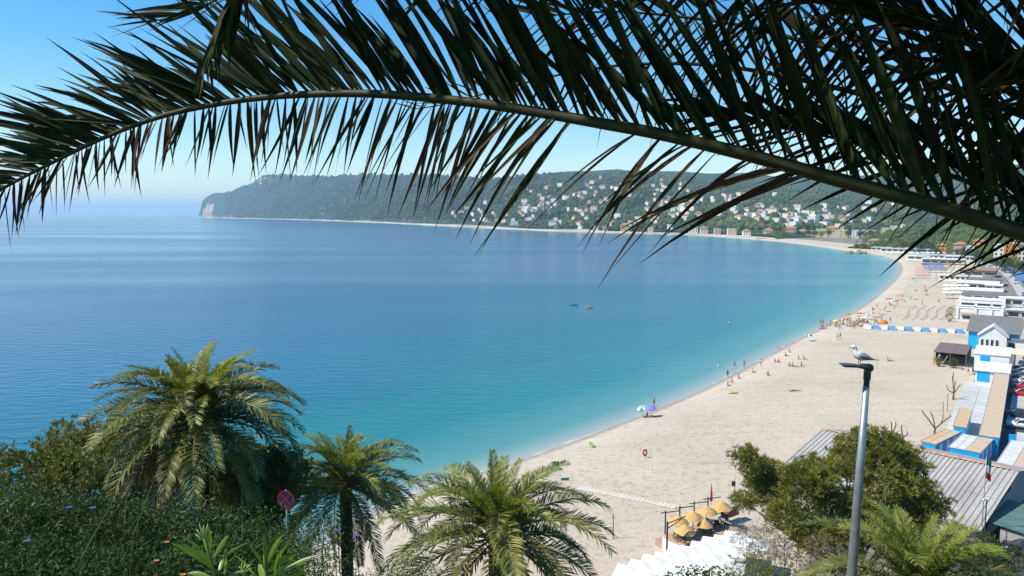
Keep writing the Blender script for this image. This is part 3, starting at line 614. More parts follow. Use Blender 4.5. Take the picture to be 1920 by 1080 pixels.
# dark tangle at the lower left
for i, a_ in enumerate([
    ('dark fine-leaved shrub filling the left edge of the view', -30, 1010, 11, 1.35, 1.0, 'mid', 24000, .1, .012),
    ('dark shrub with thin drooping leaves left of the big palm', 120, 1035, 10.5, 1.3, .95, 'dark', 24000, .1, .011),
    ('dark shrub directly below the big palm crown', 285, 1030, 11.5, 1.35, .95, 'mid', 24000, .1, .012),
    ('dark shrub between the big palm and the round road sign', 425, 1030, 12.5, 1.1, .85, 'dark', 16000, .1, .011),
    ('dark low shrub in the bottom left corner', 40, 1090, 7.5, .9, .55, 'dark', 16000, .085, .009),
    ('dark low shrub at the bottom edge left of the oleander', 230, 1110, 7.2, .85, .5, 'dark', 16000, .085, .009),
    ('dark low shrub behind the oleander shoots', 440, 1100, 8, .9, .5, 'dark', 16000, .085, .009),
    ('thin dark shrub standing in front of the second palm trunk', 590, 1065, 12, .75, .6, 'dark', 2600, .09, .010),
    ('dark wispy shrub below the round road sign', 525, 1000, 12.5, .9, .6, 'dark', 2600, .09, .010)]):
    shrub(*a_, 40 + i, grav=.25)
for i, a_ in enumerate([
    ('pale olive shrub on the left edge above the dark tangle', 55, 905, 15, 1.3, .8, 'olive', 16000, .1, .018),
    ('olive scrub on the skyline left of the big palm', 165, 852, 29, 2.3, 1.8, 'olive', 26000, .2, .03),
    ('olive scrub behind the left side of the big palm', 280, 850, 31, 2.6, 2.0, 'olive', 26000, .2, .03),
    ('olive scrub behind the right side of the big palm', 455, 900, 31, 2.5, 2.0, 'olive', 26000, .2, .03),
    ('dark green scrub beneath the right side of the big palm', 490, 905, 27, 1.6, 1.4, 'mid', 16000, .16, .026)]):
    shrub(*a_, 60 + i, clump=10)
for i, a_ in enumerate([
    ('dark twiggy shrub at the bottom between the two middle palms', 775, 1075, 15, .75, .5, 'dark', 3200, .07, .010),
    ('small dark shrub at the foot of the palm with the bare trunk', 700, 1100, 14, .5, .4, 'dark', 1500, .07, .010)]):
    shrub(*a_, 70 + i)
for i, a_ in enumerate([
    ('glossy green shrub beside the white parasols', 1300, 1105, 46, 2.4, 1.3, 'glossy', 7000, .16, .045),
    ('brownish dry shrub right of the white parasols', 1425, 1020, 46, 2.2, 1.7, 'dry', 7000, .34, .010),
    ('mixed scrub at the bottom right of the globe lamp', 1415, 1085, 40, 2.2, 1.4, 'olive', 8000, .2, .02),
    ('bushy green shrub below the pine', 1500, 975, 47, 2.2, 1.5, 'mid', 10000, .2, .02),
    ('scrub under the pine next to the lamp post', 1560, 1060, 40, 2.1, 1.6, 'dry', 6000, .3, .010),
    ('dark shrub under the pine to the right of the lamp post', 1690, 1020, 44, 2.0, 1.4, 'dark', 6000, .2, .03),
    ('feathery green shrub right of the young palm', 1850, 1055, 34, 1.7, 1.5, 'mid', 9000, .24, .02)]):
    shrub(*a_, 80 + i, clump=8)
# seaside pine in front of the corrugated roof
pc = D(1600, 900, 50); pz = hs_h(pc.x, pc.y); pz = max(pz, 2.2)
pine = thing('pine_tree', 'spreading pine with dark gaps in front of the corrugated roof', 'pine tree', (pc.x, pc.y, pz))
lob = []
for px, py, r_, dy in [(1405, 862, 30, 0), (1440, 888, 34, 1), (1500, 905, 48, -1), (1540, 885, 36, 0), (1588, 838, 26, 2), (1600, 870, 50, 1), (1650, 836, 40, 1), (1690, 866, 46, 1), (1660, 905, 48, -1), (1715, 915, 42, 0), (1738, 948, 38, 0), (1700, 962, 44, -1), (1620, 955, 44, -1), (1560, 945, 46, -1), (1450, 930, 34, 0), (1395, 940, 22, -1), (1625, 822, 26, 1), (1535, 900, 30, -2), (1425, 905, 30, 1), (1480, 970, 40, -3), (1580, 1000, 40, -3), (1660, 1000, 40, -3), (1530, 1010, 40, -4), (1720, 1000, 32, -2)]:
    p = D(px, py, 50 + dy) - Vector((pc.x, pc.y, pz)); r_ = r_ / 27.7; lob.append((p.x, p.y, p.z, r_, r_ * 1.1, r_ * .75))
obj('crown', leaves_mesh('crown', lob, 90000, .34, .030, LG['pine'], 5, clump=15, shell=.35, up=.5), pine)
mb = MB(); mb.tube([(0, 0, -.6), (.3, 0, 3), (-.2, .2, 6), (.2, 0, 9)], [.34, .3, .25, .18], 8); mb.build('trunk', M_BARK, pine)
branches('limb', (.0, 0, 5.5), [(l[0], l[1], l[2]) for l in lob], .13, M_BARK, 9, pine)
# grass stalks in the dark tangle
rg = random.Random(17); mb = MB()
for k in range(3000):
    d_ = rg.uniform(4.5, 13); px = rg.uniform(-60, 640) if rg.random() < .9 else rg.uniform(640, 820); x = (px - 960) / FPX * d_; z0 = hs_h(x, d_)
    h = rg.uniform(.5, 1.5) * (.7 + .3 * d_ / 10); top = D(px, rg.uniform(845, 950), d_).z
    if z0 + h > top: h = max(.35, top - z0 + rg.uniform(-.3, .1))
    if rg.random() < .03: h = D(px, rg.uniform(800, 880) if px < 330 else rg.uniform(880, 930), d_).z - z0
    h = min(h, 4.2)
    if px > 640: h = min(h, 1.0)
    lx, ly = rg.gauss(0, .22) * h, rg.gauss(0, .15) * h; w_ = rg.uniform(.003, .006)
    a_, b_, c_ = Vector((x, d_, z0)), Vector((x + lx * .35, d_ + ly * .35, z0 + h * .65)), Vector((x + lx, d_ + ly, z0 + h * rg.uniform(.8, 1)))
    s_ = Vector((w_, 0, 0)); mb.add([a_ - s_, a_ + s_, b_ + s_ * .8, b_ - s_ * .8, c_], [(0, 1, 2, 3), (3, 2, 4)])
tag(mb.build('grass', mat('long_grass', (.035, .065, .018), .6, .4, 3, c2=(.09, .13, .04), trans=.2)), 'long dark grass stalks among the shrubs', 'grass', kind='stuff')
# flowers: purple thistles and small yellow daisies standing in the tangle
M_STALK = mat('flower_stalk', (.04, .07, .02), .6, .2, 5); M_PURP = mat('purple_petals', (.10, .06, .24), .6, .3, 40); M_YEL = mat('yellow_petals', (.55, .20, .01), .6, .2, 40); M_ORC = mat('flower_eye', (.25, .12, .02), .7, .2, 30)
def flower(label, px, py, dist, r_, material, nm, grp):
    c = D(px, py, dist); g = hs_h(c.x, c.y); t = thing(nm, label, 'flower', (c.x, c.y, g), 0, grp); h = c.z - g
    MB().tube([(0, 0, -.05), (.03, .02, h * .6), (0, 0, h)], .004, 4).build('stalk', M_STALK, t)
    mb = MB(); k = 13
    for q in range(k):
        a_ = q * 2 * math.pi / k; u_ = Vector((math.cos(a_), math.sin(a_) * .8, .25)); s_ = Vector((-math.sin(a_), math.cos(a_), 0)) * r_ * .18
        mb.add([Vector((0, 0, h)), Vector((0, 0, h)) + u_ * r_ * .6 + s_, Vector((0, 0, h)) + u_ * r_, Vector((0, 0, h)) + u_ * r_ * .6 - s_], [(0, 1, 2, 3)])
    mb.build('petals', material, t); MB().lathe([(.001, h - .01), (r_ * .3, h), (r_ * .22, h + r_ * .2), (.001, h + r_ * .25)], 8).build('flower_head', M_ORC if material == M_YEL else material, t, True)
for lb_, px, py, d_ in [('upper yellow flower left of the oleander shoots', 312, 1017, 3.6), ('lower yellow flower left of the oleander shoots', 293, 1052, 3.6), ('yellow flower at the bottom edge left of the oleander', 343, 1078, 3.4)]: flower(lb_, px, py, d_, .016, M_YEL, 'yellow_flower', 'yellow flowers in the tangle')
for lb_, px, py, d_ in [('purple flower in the dark tangle, left one of a pair', 129, 952, 6.5), ('purple flower in the dark tangle, right one of a pair', 174, 953, 6.5), ('purple flower low on the left in the dark tangle', 50, 1015, 6.0), ('purple flower against the trunk of the second palm', 632, 995, 6.5), ('dark seed head standing before the sand, right of the trunk', 668, 1005, 6.5)]: flower(lb_, px, py, d_, .035, M_PURP, 'purple_flower', 'purple flowers in the tangle')
# oleander shoots close to the viewpoint
M_OLE = mat('oleander_leaf', (.11, .20, .025), .38, .25, 8, c2=(.24, .36, .06), spec=.55, trans=.3, rnd=.15); M_OST = mat('oleander_stem', (.12, .2, .05), .5, .2, 10); M_BUD = mat('oleander_bud', (.35, .42, .12), .5, .2, 12)
def oleander(label, base, tips, seed=3):
    """tips: list of (leaf base px,py, leaf tip px,py, width factor)"""
    rd = random.Random(seed); b = D(*base); g = Vector((b.x, b.y, hs_h(b.x, b.y) - .05)); t = thing('oleander', label, 'shrub', g, 0, 'oleander shoots in front of the viewpoint')
    def q(px, py, dz=0.0): return D(px, py, base[2] + dz) - g
    for st_ in tips['stems']: MB().tube([Vector((0, 0, 0))] + [q(*p) for p in st_], [.009] + [.006] * (len(st_) - 1) + [.003], 6).build('stem', M_OST, t, True)
    for (x0, y0, x1, y1, wf) in tips['leaves']:
        dz = rd.uniform(-.06, .06); a_ = q(x0, y0); e = q(x1, y1, dz); d = e - a_; ln = d.length; d.normalize(); ax = d.cross(Vector((0, 1, 0))).normalized(); ax = (ax + Vector((0, rd.uniform(-.9, .9), 0))).normalized(); nn = ax.cross(d)
        mb = MB(); vs = []; prof = [.12, .6, .95, 1, .85, .5, .04]
        for i in range(7):
            s = i / 6; c_ = a_ + d * ln * s + Vector((0, 0, .06 * ln * math.sin(s * 3.14)))
            hw = .0105 * wf * prof[i]; vs += [c_ - ax * hw + nn * hw * .35, c_, c_ + ax * hw + nn * hw * .35]
        mb.add(vs, [(i * 3 + j, i * 3 + j + 1, i * 3 + 4 + j, i * 3 + 3 + j) for i in range(6) for j in (0, 1)]); mb.build('leaf', M_OLE, t, True)
    for (x0, y0, x1, y1) in tips['buds']:
        a_, e = q(x0, y0), q(x1, y1); MB().tube([a_, a_.lerp(e, .5), a_.lerp(e, .85), e], [.002, .0035, .003, .0006], 6).build('bud', M_BUD, t, True)
oleander('sunlit oleander shoot with flower buds, left one at the bottom edge', (400, 1130, 2.5), {'stems': [[(402, 1075), (392, 1040), (382, 1010)]],
    'leaves': [(402, 1068, 320, 1018, 1.5), (396, 1052, 336, 1003, .6), (392, 1045, 389, 983, 1.3), (398, 1050, 430, 1003, .9), (405, 1072, 368, 1030, .8), (410, 1075, 420, 1040, .7), (402, 1060, 470, 1015, .5), (398, 1085, 350, 1075, .9), (415, 1090, 460, 1070, .9), (420, 1082, 424, 1045, .7)],
    'buds': [(383, 1012, 368, 992), (383, 1012, 374, 982), (384, 1010, 382, 984), (385, 1008, 390, 982), (382, 1015, 366, 1001), (384, 1010, 378, 988)]})
oleander('sunlit oleander shoot, right one at the bottom edge', (500, 1130, 2.6), {'stems': [[(500, 1080), (497, 1062), (495, 1040)], [(470, 1095), (458, 1075), (452, 1065)]],
    'leaves': [(498, 1062, 495, 1005, .7), (500, 1060, 530, 1003, .9), (500, 1058, 522, 1008, .8), (496, 1070, 468, 1025, .9), (502, 1075, 560, 1038, 1.5), (505, 1082, 575, 1055, 1.1), (494, 1085, 484, 1058, 1.6), (508, 1072, 545, 1012, .6), (512, 1085, 600, 1040, .8), (505, 1090, 540, 1078, 1.2), (520, 1095, 590, 1072, 1.2), (488, 1095, 440, 1040, .6), (515, 1080, 528, 1030, 1.0)],
    'buds': [(453, 1068, 449, 1062), (456, 1070, 460, 1058), (458, 1070, 470, 1058), (455, 1069, 453, 1056), (460, 1072, 473, 1064)]})
# round no-stopping sign, half hidden by the shrubs
sp = D(537, 936, 22.5); sg = hs_h(sp.x, sp.y); sign = thing('road_sign', 'round blue no-stopping sign with red rim and cross among the shrubs', 'road sign', (sp.x, sp.y, sg), R(-12)); sh_ = sp.z - sg
MB().lathe([(.03, -.2), (.03, sh_ + .3), (.001, sh_ + .31)], 10).build('post', M_GALV, sign, True)
def disc(r0, r1, y, z, material, nm, par, n=28):
    vs = [(r * math.cos(k * 2 * math.pi / n), y, z + r * math.sin(k * 2 * math.pi / n)) for r in (r0, r1) for k in range(n)]
    mb = MB(); mb.add(vs, [(k, (k + 1) % n, n + (k + 1) % n, n + k) for k in range(n)]); return mb.build(nm, material, par)
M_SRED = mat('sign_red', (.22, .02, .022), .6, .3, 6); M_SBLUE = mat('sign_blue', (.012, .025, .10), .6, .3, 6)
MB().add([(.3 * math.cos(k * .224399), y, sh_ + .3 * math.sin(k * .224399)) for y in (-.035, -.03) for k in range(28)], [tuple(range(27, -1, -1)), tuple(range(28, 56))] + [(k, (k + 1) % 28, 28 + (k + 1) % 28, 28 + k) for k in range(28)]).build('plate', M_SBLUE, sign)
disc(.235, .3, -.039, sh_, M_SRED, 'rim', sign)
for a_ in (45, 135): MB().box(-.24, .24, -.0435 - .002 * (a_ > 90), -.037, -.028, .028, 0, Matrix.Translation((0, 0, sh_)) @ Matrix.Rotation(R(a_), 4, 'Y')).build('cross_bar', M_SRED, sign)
# globe lamp at the bottom edge
gl = D(1333, 1063, 44); gz = hs_h(gl.x, gl.y); g_ = thing('garden_lamp', 'garden lamp with a pale globe above the glossy shrub', 'lamp', (gl.x, gl.y, gz)); hh = gl.z - gz
MB().lathe([(.05, -.2), (.04, hh - .12), (.001, hh - .1)], 8).build('post', mat('cream_paint', (.6, .58, .45), .5, .1, 4), g_, True)
MB().lathe([(.16 * math.sin(k * math.pi / 10) + .001, hh - .16 * math.cos(k * math.pi / 10)) for k in range(11)], 16).build('globe', mat('frosted_globe', (.62, .62, .6), .3, .05, 4), g_, True)
# ================================================================ BEACH ESTABLISHMENT (right)
M_BLUE = mat('bright_blue_paint', (.008, .36, .74), .5, .1, 1.5); M_WPAINT = mat('white_paint', (.72, .72, .70), .6, .08, 1.0, fine=.05); M_TAN = mat('tan_roofing', (.46, .34, .23), .85, .2, .9, c2=(.56, .44, .32), fine=.1)
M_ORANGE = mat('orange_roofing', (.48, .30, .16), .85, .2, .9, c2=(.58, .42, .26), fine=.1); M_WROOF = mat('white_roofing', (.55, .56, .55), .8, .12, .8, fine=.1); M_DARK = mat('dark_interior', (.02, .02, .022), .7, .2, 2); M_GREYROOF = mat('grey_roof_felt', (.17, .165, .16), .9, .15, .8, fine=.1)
M_GLASS = mat('window_glass', (.03, .04, .05), .08, .2, 1, spec=.7); M_WOODG = mat('weathered_wood', (.17, .13, .12), .85, .25, 1.2, fine=.2); M_CONC = mat('concrete', (.40, .39, .37), .85, .12, .8, fine=.1, bump=.1); M_KERB = mat('roof_edge', (.42, .38, .33), .8, .1, 2)
def block(name, label, cat, u0, u1, v0, v1, z0, z1, rot=0.0, group=None):
    """Empty at the corner (u0,v0): local x runs inland (v), local y along the shore (u)"""
    return thing(name, label, cat, L(u0, v0, z0), RZ + rot, group), v1 - v0, u1 - u0, z1 - z0
# promenade: concrete walk laid in slabs
pw = MB().box(0, 5.4, 0, 52, -.9, -.01).build('promenade', M_CONC, None, False, L(-4, 2.6, 2.02), (0, 0, RZ)); tag(pw, kind='structure')
sl = MB().box(.02, 2.66, .02, 2.86, 0, .05).mesh('paving_slab', mat('pale_slab', (.47, .47, .45), .8, .12, .6, rnd=.08, fine=.08))
for i in range(18):
    for j in range(2): obj('paving_slab', sl, pw, (j * 2.7, i * 2.88, 0))
lot = MB().box(0, 30, -40, 90, 0, .10).build('car_park', M_ASPH, None, False, L(0, 9.9, 2.0), (0, 0, RZ)); tag(lot, kind='structure')
sl = MB().box(0, .12, 0, 4.8, 0, .004).mesh('bay_line', M_LINE)
for i in range(30): o = obj('bay_line', sl, lot, (5.4, -12 + i * 2.6, .101), (0, 0, -math.pi / 2))
def cabin(label, u0, v0, w_, ln, h, rot, roofs, end_mat, side='stripes', zb=2.02):
    """row of changing cabins with a flat roof laid in strips; roofs = [(fraction, material)]"""
    t = thing('changing_cabins', label, 'cabin', L(u0, v0, zb), RZ + rot, 'blue and white changing cabins')
    MB().box(0, w_, 0, ln, 0, h).build('wall', end_mat, t)
    x = -.12; tw = w_ + .24
    for k, (fr, m_) in enumerate(roofs):
        n = max(1, int(ln / 3.2)); q = (ln + .2) / n
        pm = MB().box(.025, fr * tw - .025, .025, q - .025, 0, .10).mesh('roof_panel', m_)
        for i in range(n): obj('roof_panel', pm, t, (x, -.1 + i * q, h + .02))
        x += fr * tw
    for xx in (-.16, w_ + .08): MB().box(xx, xx + .08, -.14, ln + .14, h - .06, h + .17).build('roof_edge', M_KERB, t)
    nd = max(2, int(ln / 1.15)); q = ln / nd
    for sx, xx in ((-1, -.03), (1, w_)):
        for i in range(nd):
            d_ = MB().box(xx, xx + .03, i * q + .06, (i + 1) * q - .06, .12, h - .2).build('door', M_WPAINT if i % 2 else M_BLUE, t)
            MB().box(xx + sx * .03, xx + .03 + sx * .03, i * q + .16, i * q + .2, 1.0, 1.1).build('handle', M_DARKMETAL, d_)
    return t
cabin('long row of changing cabins with a tan roof beside the parked cars', -3.4, 7.5, 2.1, 48, 2.75, 0, [(1, M_TAN)], M_BLUE)
cabin('short changing cabin with an orange roof in the middle of the walk', 1.0, 4.1, 1.4, 12, 2.4, 0, [(1, M_ORANGE)], M_BLUE)
cabin('angled changing cabin with an orange roof nearest the sand', -9.9, 1.2, 1.7, 8.6, 2.4, R(-15), [(.5, M_ORANGE), (.5, M_TAN)], M_BLUE)
cabin('wide changing cabin with a half white, half tan roof', -10.6, 4.5, 3.4, 7.6, 2.4, R(-8), [(.26, M_WROOF), (.26, M_WROOF), (.48, M_TAN)], M_BLUE)
cabin('changing cabin with a tan roof at the right edge of the picture', -14.5, 9.9, 3.2, 12, 2.4, R(-6), [(.5, M_WROOF), (.5, M_TAN)], M_BLUE)
# white stepped blocks at the end of the cabin row
def prism_roof(w_, ln, z, rise, over, th=.12):
    """gable roof, ridge along y"""
    mb = MB(); o = over
    for s in (-1, 1):
        x0, x1 = (w_ / 2, -o) if s < 0 else (w_ / 2, w_ + o); z1 = z - rise * o / (w_ / 2)
        a_ = [(x0, -o, z + rise), (x1, -o, z1), (x1, ln + o, z1), (x0, ln + o, z + rise)]; mb.add(a_ + [(p[0], p[1], p[2] + th) for p in a_], [(0, 1, 2, 3), (7, 6, 5, 4), (0, 4, 5, 1), (1, 5, 6, 2), (2, 6, 7, 3), (3, 7, 4, 0)])
    return mb
t, w_, ln, h = block('service_block', 'low white block with a bright blue panel at the end of the cabins', 'building', 45.2, 55, 4.3, 9.7, 2, 5.0)
MB().box(0, w_, 0, ln, 0, h).build('wall', M_WPAINT, t); MB().box(-.3, w_ + .2, -.35, ln + .2, h, h + .18).build('roof_slab', M_WPAINT, t); MB().box(.25, 2.3, -.06, -.003, .9, h - .15).build('blue_panel', M_BLUE, t)
MB().box(2.9, 4.7, -.05, -.003, .9, 2.2).build('window', M_GLASS, t)
t, w_, ln, h = block('service_block', 'taller white block with a blue panel behind the low one', 'building', 57, 68, 3.4, 9.4, 2, 6.3)
MB().box(0, w_, 0, ln, 0, h).build('wall', M_WPAINT, t); MB().box(-.2, w_ + .2, -.2, ln + .2, h, h + .2).build('roof_slab', M_WPAINT, t); MB().box(1.0, 2.7, -.06, -.003, 1.3, h - .3).build('blue_panel', M_BLUE, t)
# blue bathing house with white gable
t, w_, ln, h = block('bathing_house', 'blue bathing house with a grey roof and a white gabled front', 'building', 88, 106, 0.2, 10.5, 2, 6.4)
MB().box(0, w_, 4, ln, 0, h).build('wall', M_BLUE, t)
mb = MB(); a_ = [(-.5, 3.4, h - .25), (w_ + .5, 3.4, h - .25), (w_ + .5, ln, h + 2.2), (-.5, ln, h + 2.2)]; mb.add(a_ + [(p[0], p[1], p[2] + .16) for p in a_], [(0, 1, 2, 3), (7, 6, 5, 4), (0, 4, 5, 1), (1, 5, 6, 2), (2, 6, 7, 3), (3, 7, 4, 0)]); mb.build('roof', M_GREYROOF, t)
mb = MB(); mb.add([(2.4, 0, 0), (8.0, 0, 0), (8.0, 0, 4.0), (5.2, 0, 6.2), (2.4, 0, 4.0), (2.4, 5, 0), (8.0, 5, 0), (8.0, 5, 4.0), (5.2, 5, 6.2), (2.4, 5, 4.0)], [(4, 3, 2, 1, 0), (1, 2, 7, 6), (0, 5, 9, 4), (3, 4, 9, 8), (2, 3, 8, 7)]); gf = mb.build('gable_front', M_WPAINT, t)
for s in (-1, 1):
    mb = MB(); a_ = [(5.2, -.35, 6.28), (5.2 + s * 3.2, -.35, 3.72), (5.2 + s * 3.2, 5.5, 3.72), (5.2, 5.5, 6.28)]; mb.add(a_ + [(p[0], p[1], p[2] + .14) for p in a_], [(0, 1, 2, 3), (7, 6, 5, 4), (0, 4, 5, 1), (1, 5, 6, 2), (2, 6, 7, 3), (3, 7, 4, 0)]); mb.build('gable_roof', M_WPAINT, gf)
for k in range(4):
    x = 2.75 + k * 1.0; f_ = MB().box(x, x + .68, -.09, -.002, 1.4, 3.1).build('window', M_WPAINT, t); MB().box(x + .1, x + .58, -.12, -.092, 1.5, 3.0).build('pane', M_GLASS, f_)
for k in range(9):
    MB().box(-.06, -.002, 4.6 + k * 1.5, 5.5 + k * 1.5, .6, 3.9).build('shutter', M_WPAINT if k % 2 else mat('pale_blue_paint', (.12, .42, .70), .5, .1, 2), t)
MB().box(8.05, 12.5, 1.5, 4.0, 0, 3.0).build('side_wing', M_WPAINT, t); MB().box(8.02, 13, 1.2, 4.2, 3.01, 3.2).build('side_roof', M_GREYROOF, t); MB().box(8.3, 9.6, 1.44, 1.498, .5, 2.4).build('doorway', M_DARK, t)
aw = thing('awning', 'cream awning over the parked cars beside the bathing house', 'awning', L(72, 9.4, 2), RZ)
mb = MB(); a_ = [(0, 0, 2.5), (5.5, 0, 2.3), (5.5, 5, 2.8), (0, 5, 3.0)]; mb.add(a_ + [(p[0], p[1], p[2] + .06) for p in a_], [(0, 1, 2, 3), (7, 6, 5, 4), (0, 4, 5, 1), (1, 5, 6, 2), (2, 6, 7, 3), (3, 7, 4, 0)]); mb.build('cover', mat('cream_canvas', (.62, .55, .40), .8, .1, 1), aw)
for x, y in ((.1, .1), (5.3, .1), (.1, 4.8), (5.3, 4.8)): MB().tube([(x, y, 0), (x, y, 2.4)], .04, 6).build('post', M_GALV, aw)
# dark pergola on the sand
t, w_, ln, h = block('beach_bar_pergola', 'open pergola with a brown flat roof standing on the sand', 'pergola', 63.5, 78, -4.6, 1.7, 1.75, 4.8)
pm = MB().box(0, w_, .02, 1.16, 0, .09).mesh('roof_board', M_WOODG)
for i in range(12): obj('roof_board', pm, t, (0, i * 1.2, h))
for x in (.1, w_ / 2, w_ - .2):
    for y in (.1, ln / 2, ln - .4): MB().box(x, x + .12, y, y + .12, 0, h).build('post', M_WOODG, t)
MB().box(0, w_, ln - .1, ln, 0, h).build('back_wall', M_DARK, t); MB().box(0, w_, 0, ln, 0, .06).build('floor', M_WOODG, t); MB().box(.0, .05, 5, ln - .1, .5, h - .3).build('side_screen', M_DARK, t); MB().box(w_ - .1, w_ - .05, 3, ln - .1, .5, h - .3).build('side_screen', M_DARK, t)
def potted(label, p, r_, h, kind, seed, n=500):
    t = thing('potted_plant', label, 'plant', p, 0); MB().lathe([(.25, 0), (.35, .5), (.3, .5), (.001, .45)], 10).build('pot', mat('terracotta', (.35, .15, .08), .8, .2, 3), t, True)
    obj('foliage', leaves_mesh('foliage', [(0, 0, h * .6, r_, r_, h * .45)], n, .28, .07, LG[kind], seed), t); MB().tube([(0, 0, .3), (0, 0, h * .7)], .03, 5).build('stem', M_BARK, t)
potted('leafy plant at the left front corner of the pergola', L(62.6, -3.4, 1.85), .7, 2.0, 'olive', 1); potted('bushy green plant in front of the middle of the pergola', L(62.4, -.6, 1.85), .9, 2.0, 'mid', 2)
# striped low fence across the beach
fn = thing('beach_fence', 'low blue and white panelled fence running across the beach', 'fence', L(112, -27, 1.75), RZ)
for k in range(13):
    b_ = k % 2; x = k * 2.05; MB().box(x + .03, x + 2.02, (x * .24), (x * .24) + .08, .05, 1.25).build('panel', mat('faded_blue_panel', (.13, .33, .60), .6, .1, 1) if b_ else M_WPAINT, fn); MB().box(x - .05, x + .025, x * .24 - .03, x * .24 + .1, 0, 1.3).build('post', M_WPAINT, fn)
# pruned bare trees and thin posts on the sand
def bare_tree(label, px, py, h, seed, forks):
    g = G(px, py); rd = random.Random(seed); t = thing('bare_tree', label, 'tree', (g.x, g.y, g.z - .1), rd.random() * 0, 'pruned bare trees by the cabins'); tr = MB(); lm = []
    tr.tube([(0, 0, 0), (.05, 0, h * .3)], [.16, .13], 7).build('trunk', M_BARK, t)
    for k, (dx, dz) in enumerate(forks):
        a_ = Vector((.05, 0, h * .28)); e = Vector((dx * h, rd.uniform(-.25, .25) * h, dz * h)); m = a_.lerp(e, .55) + Vector((rd.uniform(-.06, .06), 0, rd.uniform(-.05, .08))) * h
        MB().tube([a_, m, e], [.11, .085, .07], 6).build('limb', M_BARK, t)
        MB().tube([e - Vector((0, 0, .1)), e + Vector((rd.uniform(-.2, .2), rd.uniform(-.2, .2), .35))], [.10, .03], 6).build('stub', M_BARK, t)
bare_tree('pruned bare tree with three thick forks behind the corrugated roof', 1752, 815, 3.6, 1, [(-.45, .95), (-.12, .9), (.3, .7), (.55, .85)])
bare_tree('tall pruned bare tree beside the concrete walk', 1787, 750, 4.8, 2, [(-.14, .5), (.0, 1.0), (.12, .62), (.06, .82), (-.1, .75)])
bare_tree('small bare tree behind the ridge of the corrugated roof', 1692, 828, 2.6, 3, [(-.1, .9), (.15, .6)])
bare_tree('thin bare tree at the left behind the roof ridge', 1672, 822, 2.8, 4, [(-.15, .9), (.3, .75)])
for lb_, px, py, h in [('thin wooden post on the sand, left of the pair by the walk', 1768, 783, 2.6), ('thin wooden post on the sand, right of the pair by the walk', 1776, 771, 2.9), ('leaning thin post on the sand below the middle palm', 1150, 1010, 2.6)]:
    g = G(px, py); t = thing('post', lb_, 'post', g - Vector((0, 0, .1))); MB().tube([(0, 0, 0), (-.05, 0, h)], [.055, .045], 6).build('shaft', M_BARK, t); MB().lathe([(.001, h), (.07, h + .02), (.06, h + .1), (.001, h + .12)], 6, (-.05, 0, 0)).build('cap', M_DARKMETAL, t)

# ---- house with the corrugated roof
R0, R1 = P(1545, 806, 7.0), P(1902, 883, 7.0); rd_ = (R1 - R0); rl = rd_.length; rx = rd_ / rl; dn = Vector((-rx.y, rx.x, 0)); dn = dn if dn.y < 0 else -dn
hz_ = math.atan2(rx.y, rx.x); hs0 = thing('corrugated_roof_house', 'pale house with a big ribbed corrugated roof and grey gable wall', 'house', (R0.x, R0.y, 2.0), hz_)
W_ = 13.2; ez = 2.25; rz_ = 5.0     # local x along the ridge, local -y down the slope towards the camera
M_CORR = mat('corrugated_sheet', (.30, .285, .265), .75, .25, .6, c2=(.44, .42, .39), stretch=(1, .15, 1), fine=.12); M_PLAST = mat('grey_render', (.38, .37, .36), .9, .12, .5, fine=.08); M_RIDGE = mat('ridge_tile', (.40, .24, .17), .8, .3, 2, rnd=.2)
def slope(x0, x1, y1, z1, name, amp, per, z0=rz_):
    mb = MB(); n = int((x1 - x0) / per * 6); vs = []
    for i in range(n + 1):
        x = x0 + (x1 - x0) * i / n; o = amp * (1 - abs(((i / 6.0) % 1) * 2 - 1) * 2.2 if abs(((i / 6.0) % 1) - .5) < .3 else -1)
        for s in (0, 1): vs.append((x, y1 * s, z0 + (z1 - z0) * s + o))
    mb.add(vs, [(i * 2, i * 2 + 1, i * 2 + 3, i * 2 + 2) for i in range(n)]); return mb
ns = 7; seg = (rl - 0.0) / ns
for i in range(ns):
    for (y0, y1) in ((0, .5), (.5, 1)):
        mb = MB(); n = 36; vs = []; x0, x1 = i * seg - (.02 if i else .3), (i + 1) * seg + (.02 if i < ns - 1 else .45)
        for k in range(n + 1):
            f_ = (k / 6.0) % 1; o = .055 if f_ < .34 else -.055; x = x0 + (x1 - x0) * k / n
            for s in (y0 - (.02 if y0 else 0), y1): vs.append((x, -W_ * s, rz_ + (ez - rz_) * s + o + (.03 if y0 == 0 else 0)))
        mb.add(vs, [(k * 2, k * 2 + 1, k * 2 + 3, k * 2 + 2) for k in range(n)]); mb.build('roof_sheet', M_CORR, hs0)
mb = MB(); a_ = [(-.3, 0, rz_ - .02), (rl + .4, 0, rz_ - .02), (rl + .4, 6.5, 3.6), (-.3, 6.5, 3.6)]; mb.add(a_ + [(p[0], p[1], p[2] + .08) for p in a_], [(0, 1, 2, 3), (7, 6, 5, 4), (0, 4, 5, 1), (1, 5, 6, 2), (2, 6, 7, 3), (3, 7, 4, 0)]); mb.build('rear_roof', mat('grey_sheet', (.33, .32, .31), .8, .15, .6), hs0)
rt = MB(); rings = [[Vector((x, math.cos(a_) * .2, .05 + math.sin(a_) * .17)) for a_ in [k * math.pi / 5 for k in range(6)]] for x in (0, .44)]; rm = MB().loft(rings, closed=False, cap=False).mesh('ridge_tile', M_RIDGE, True)
for k in range(int(rl / .46)): obj('ridge_tile', rm, hs0, (k * .46, 0, rz_ + .06 + .015 * (k % 2)))
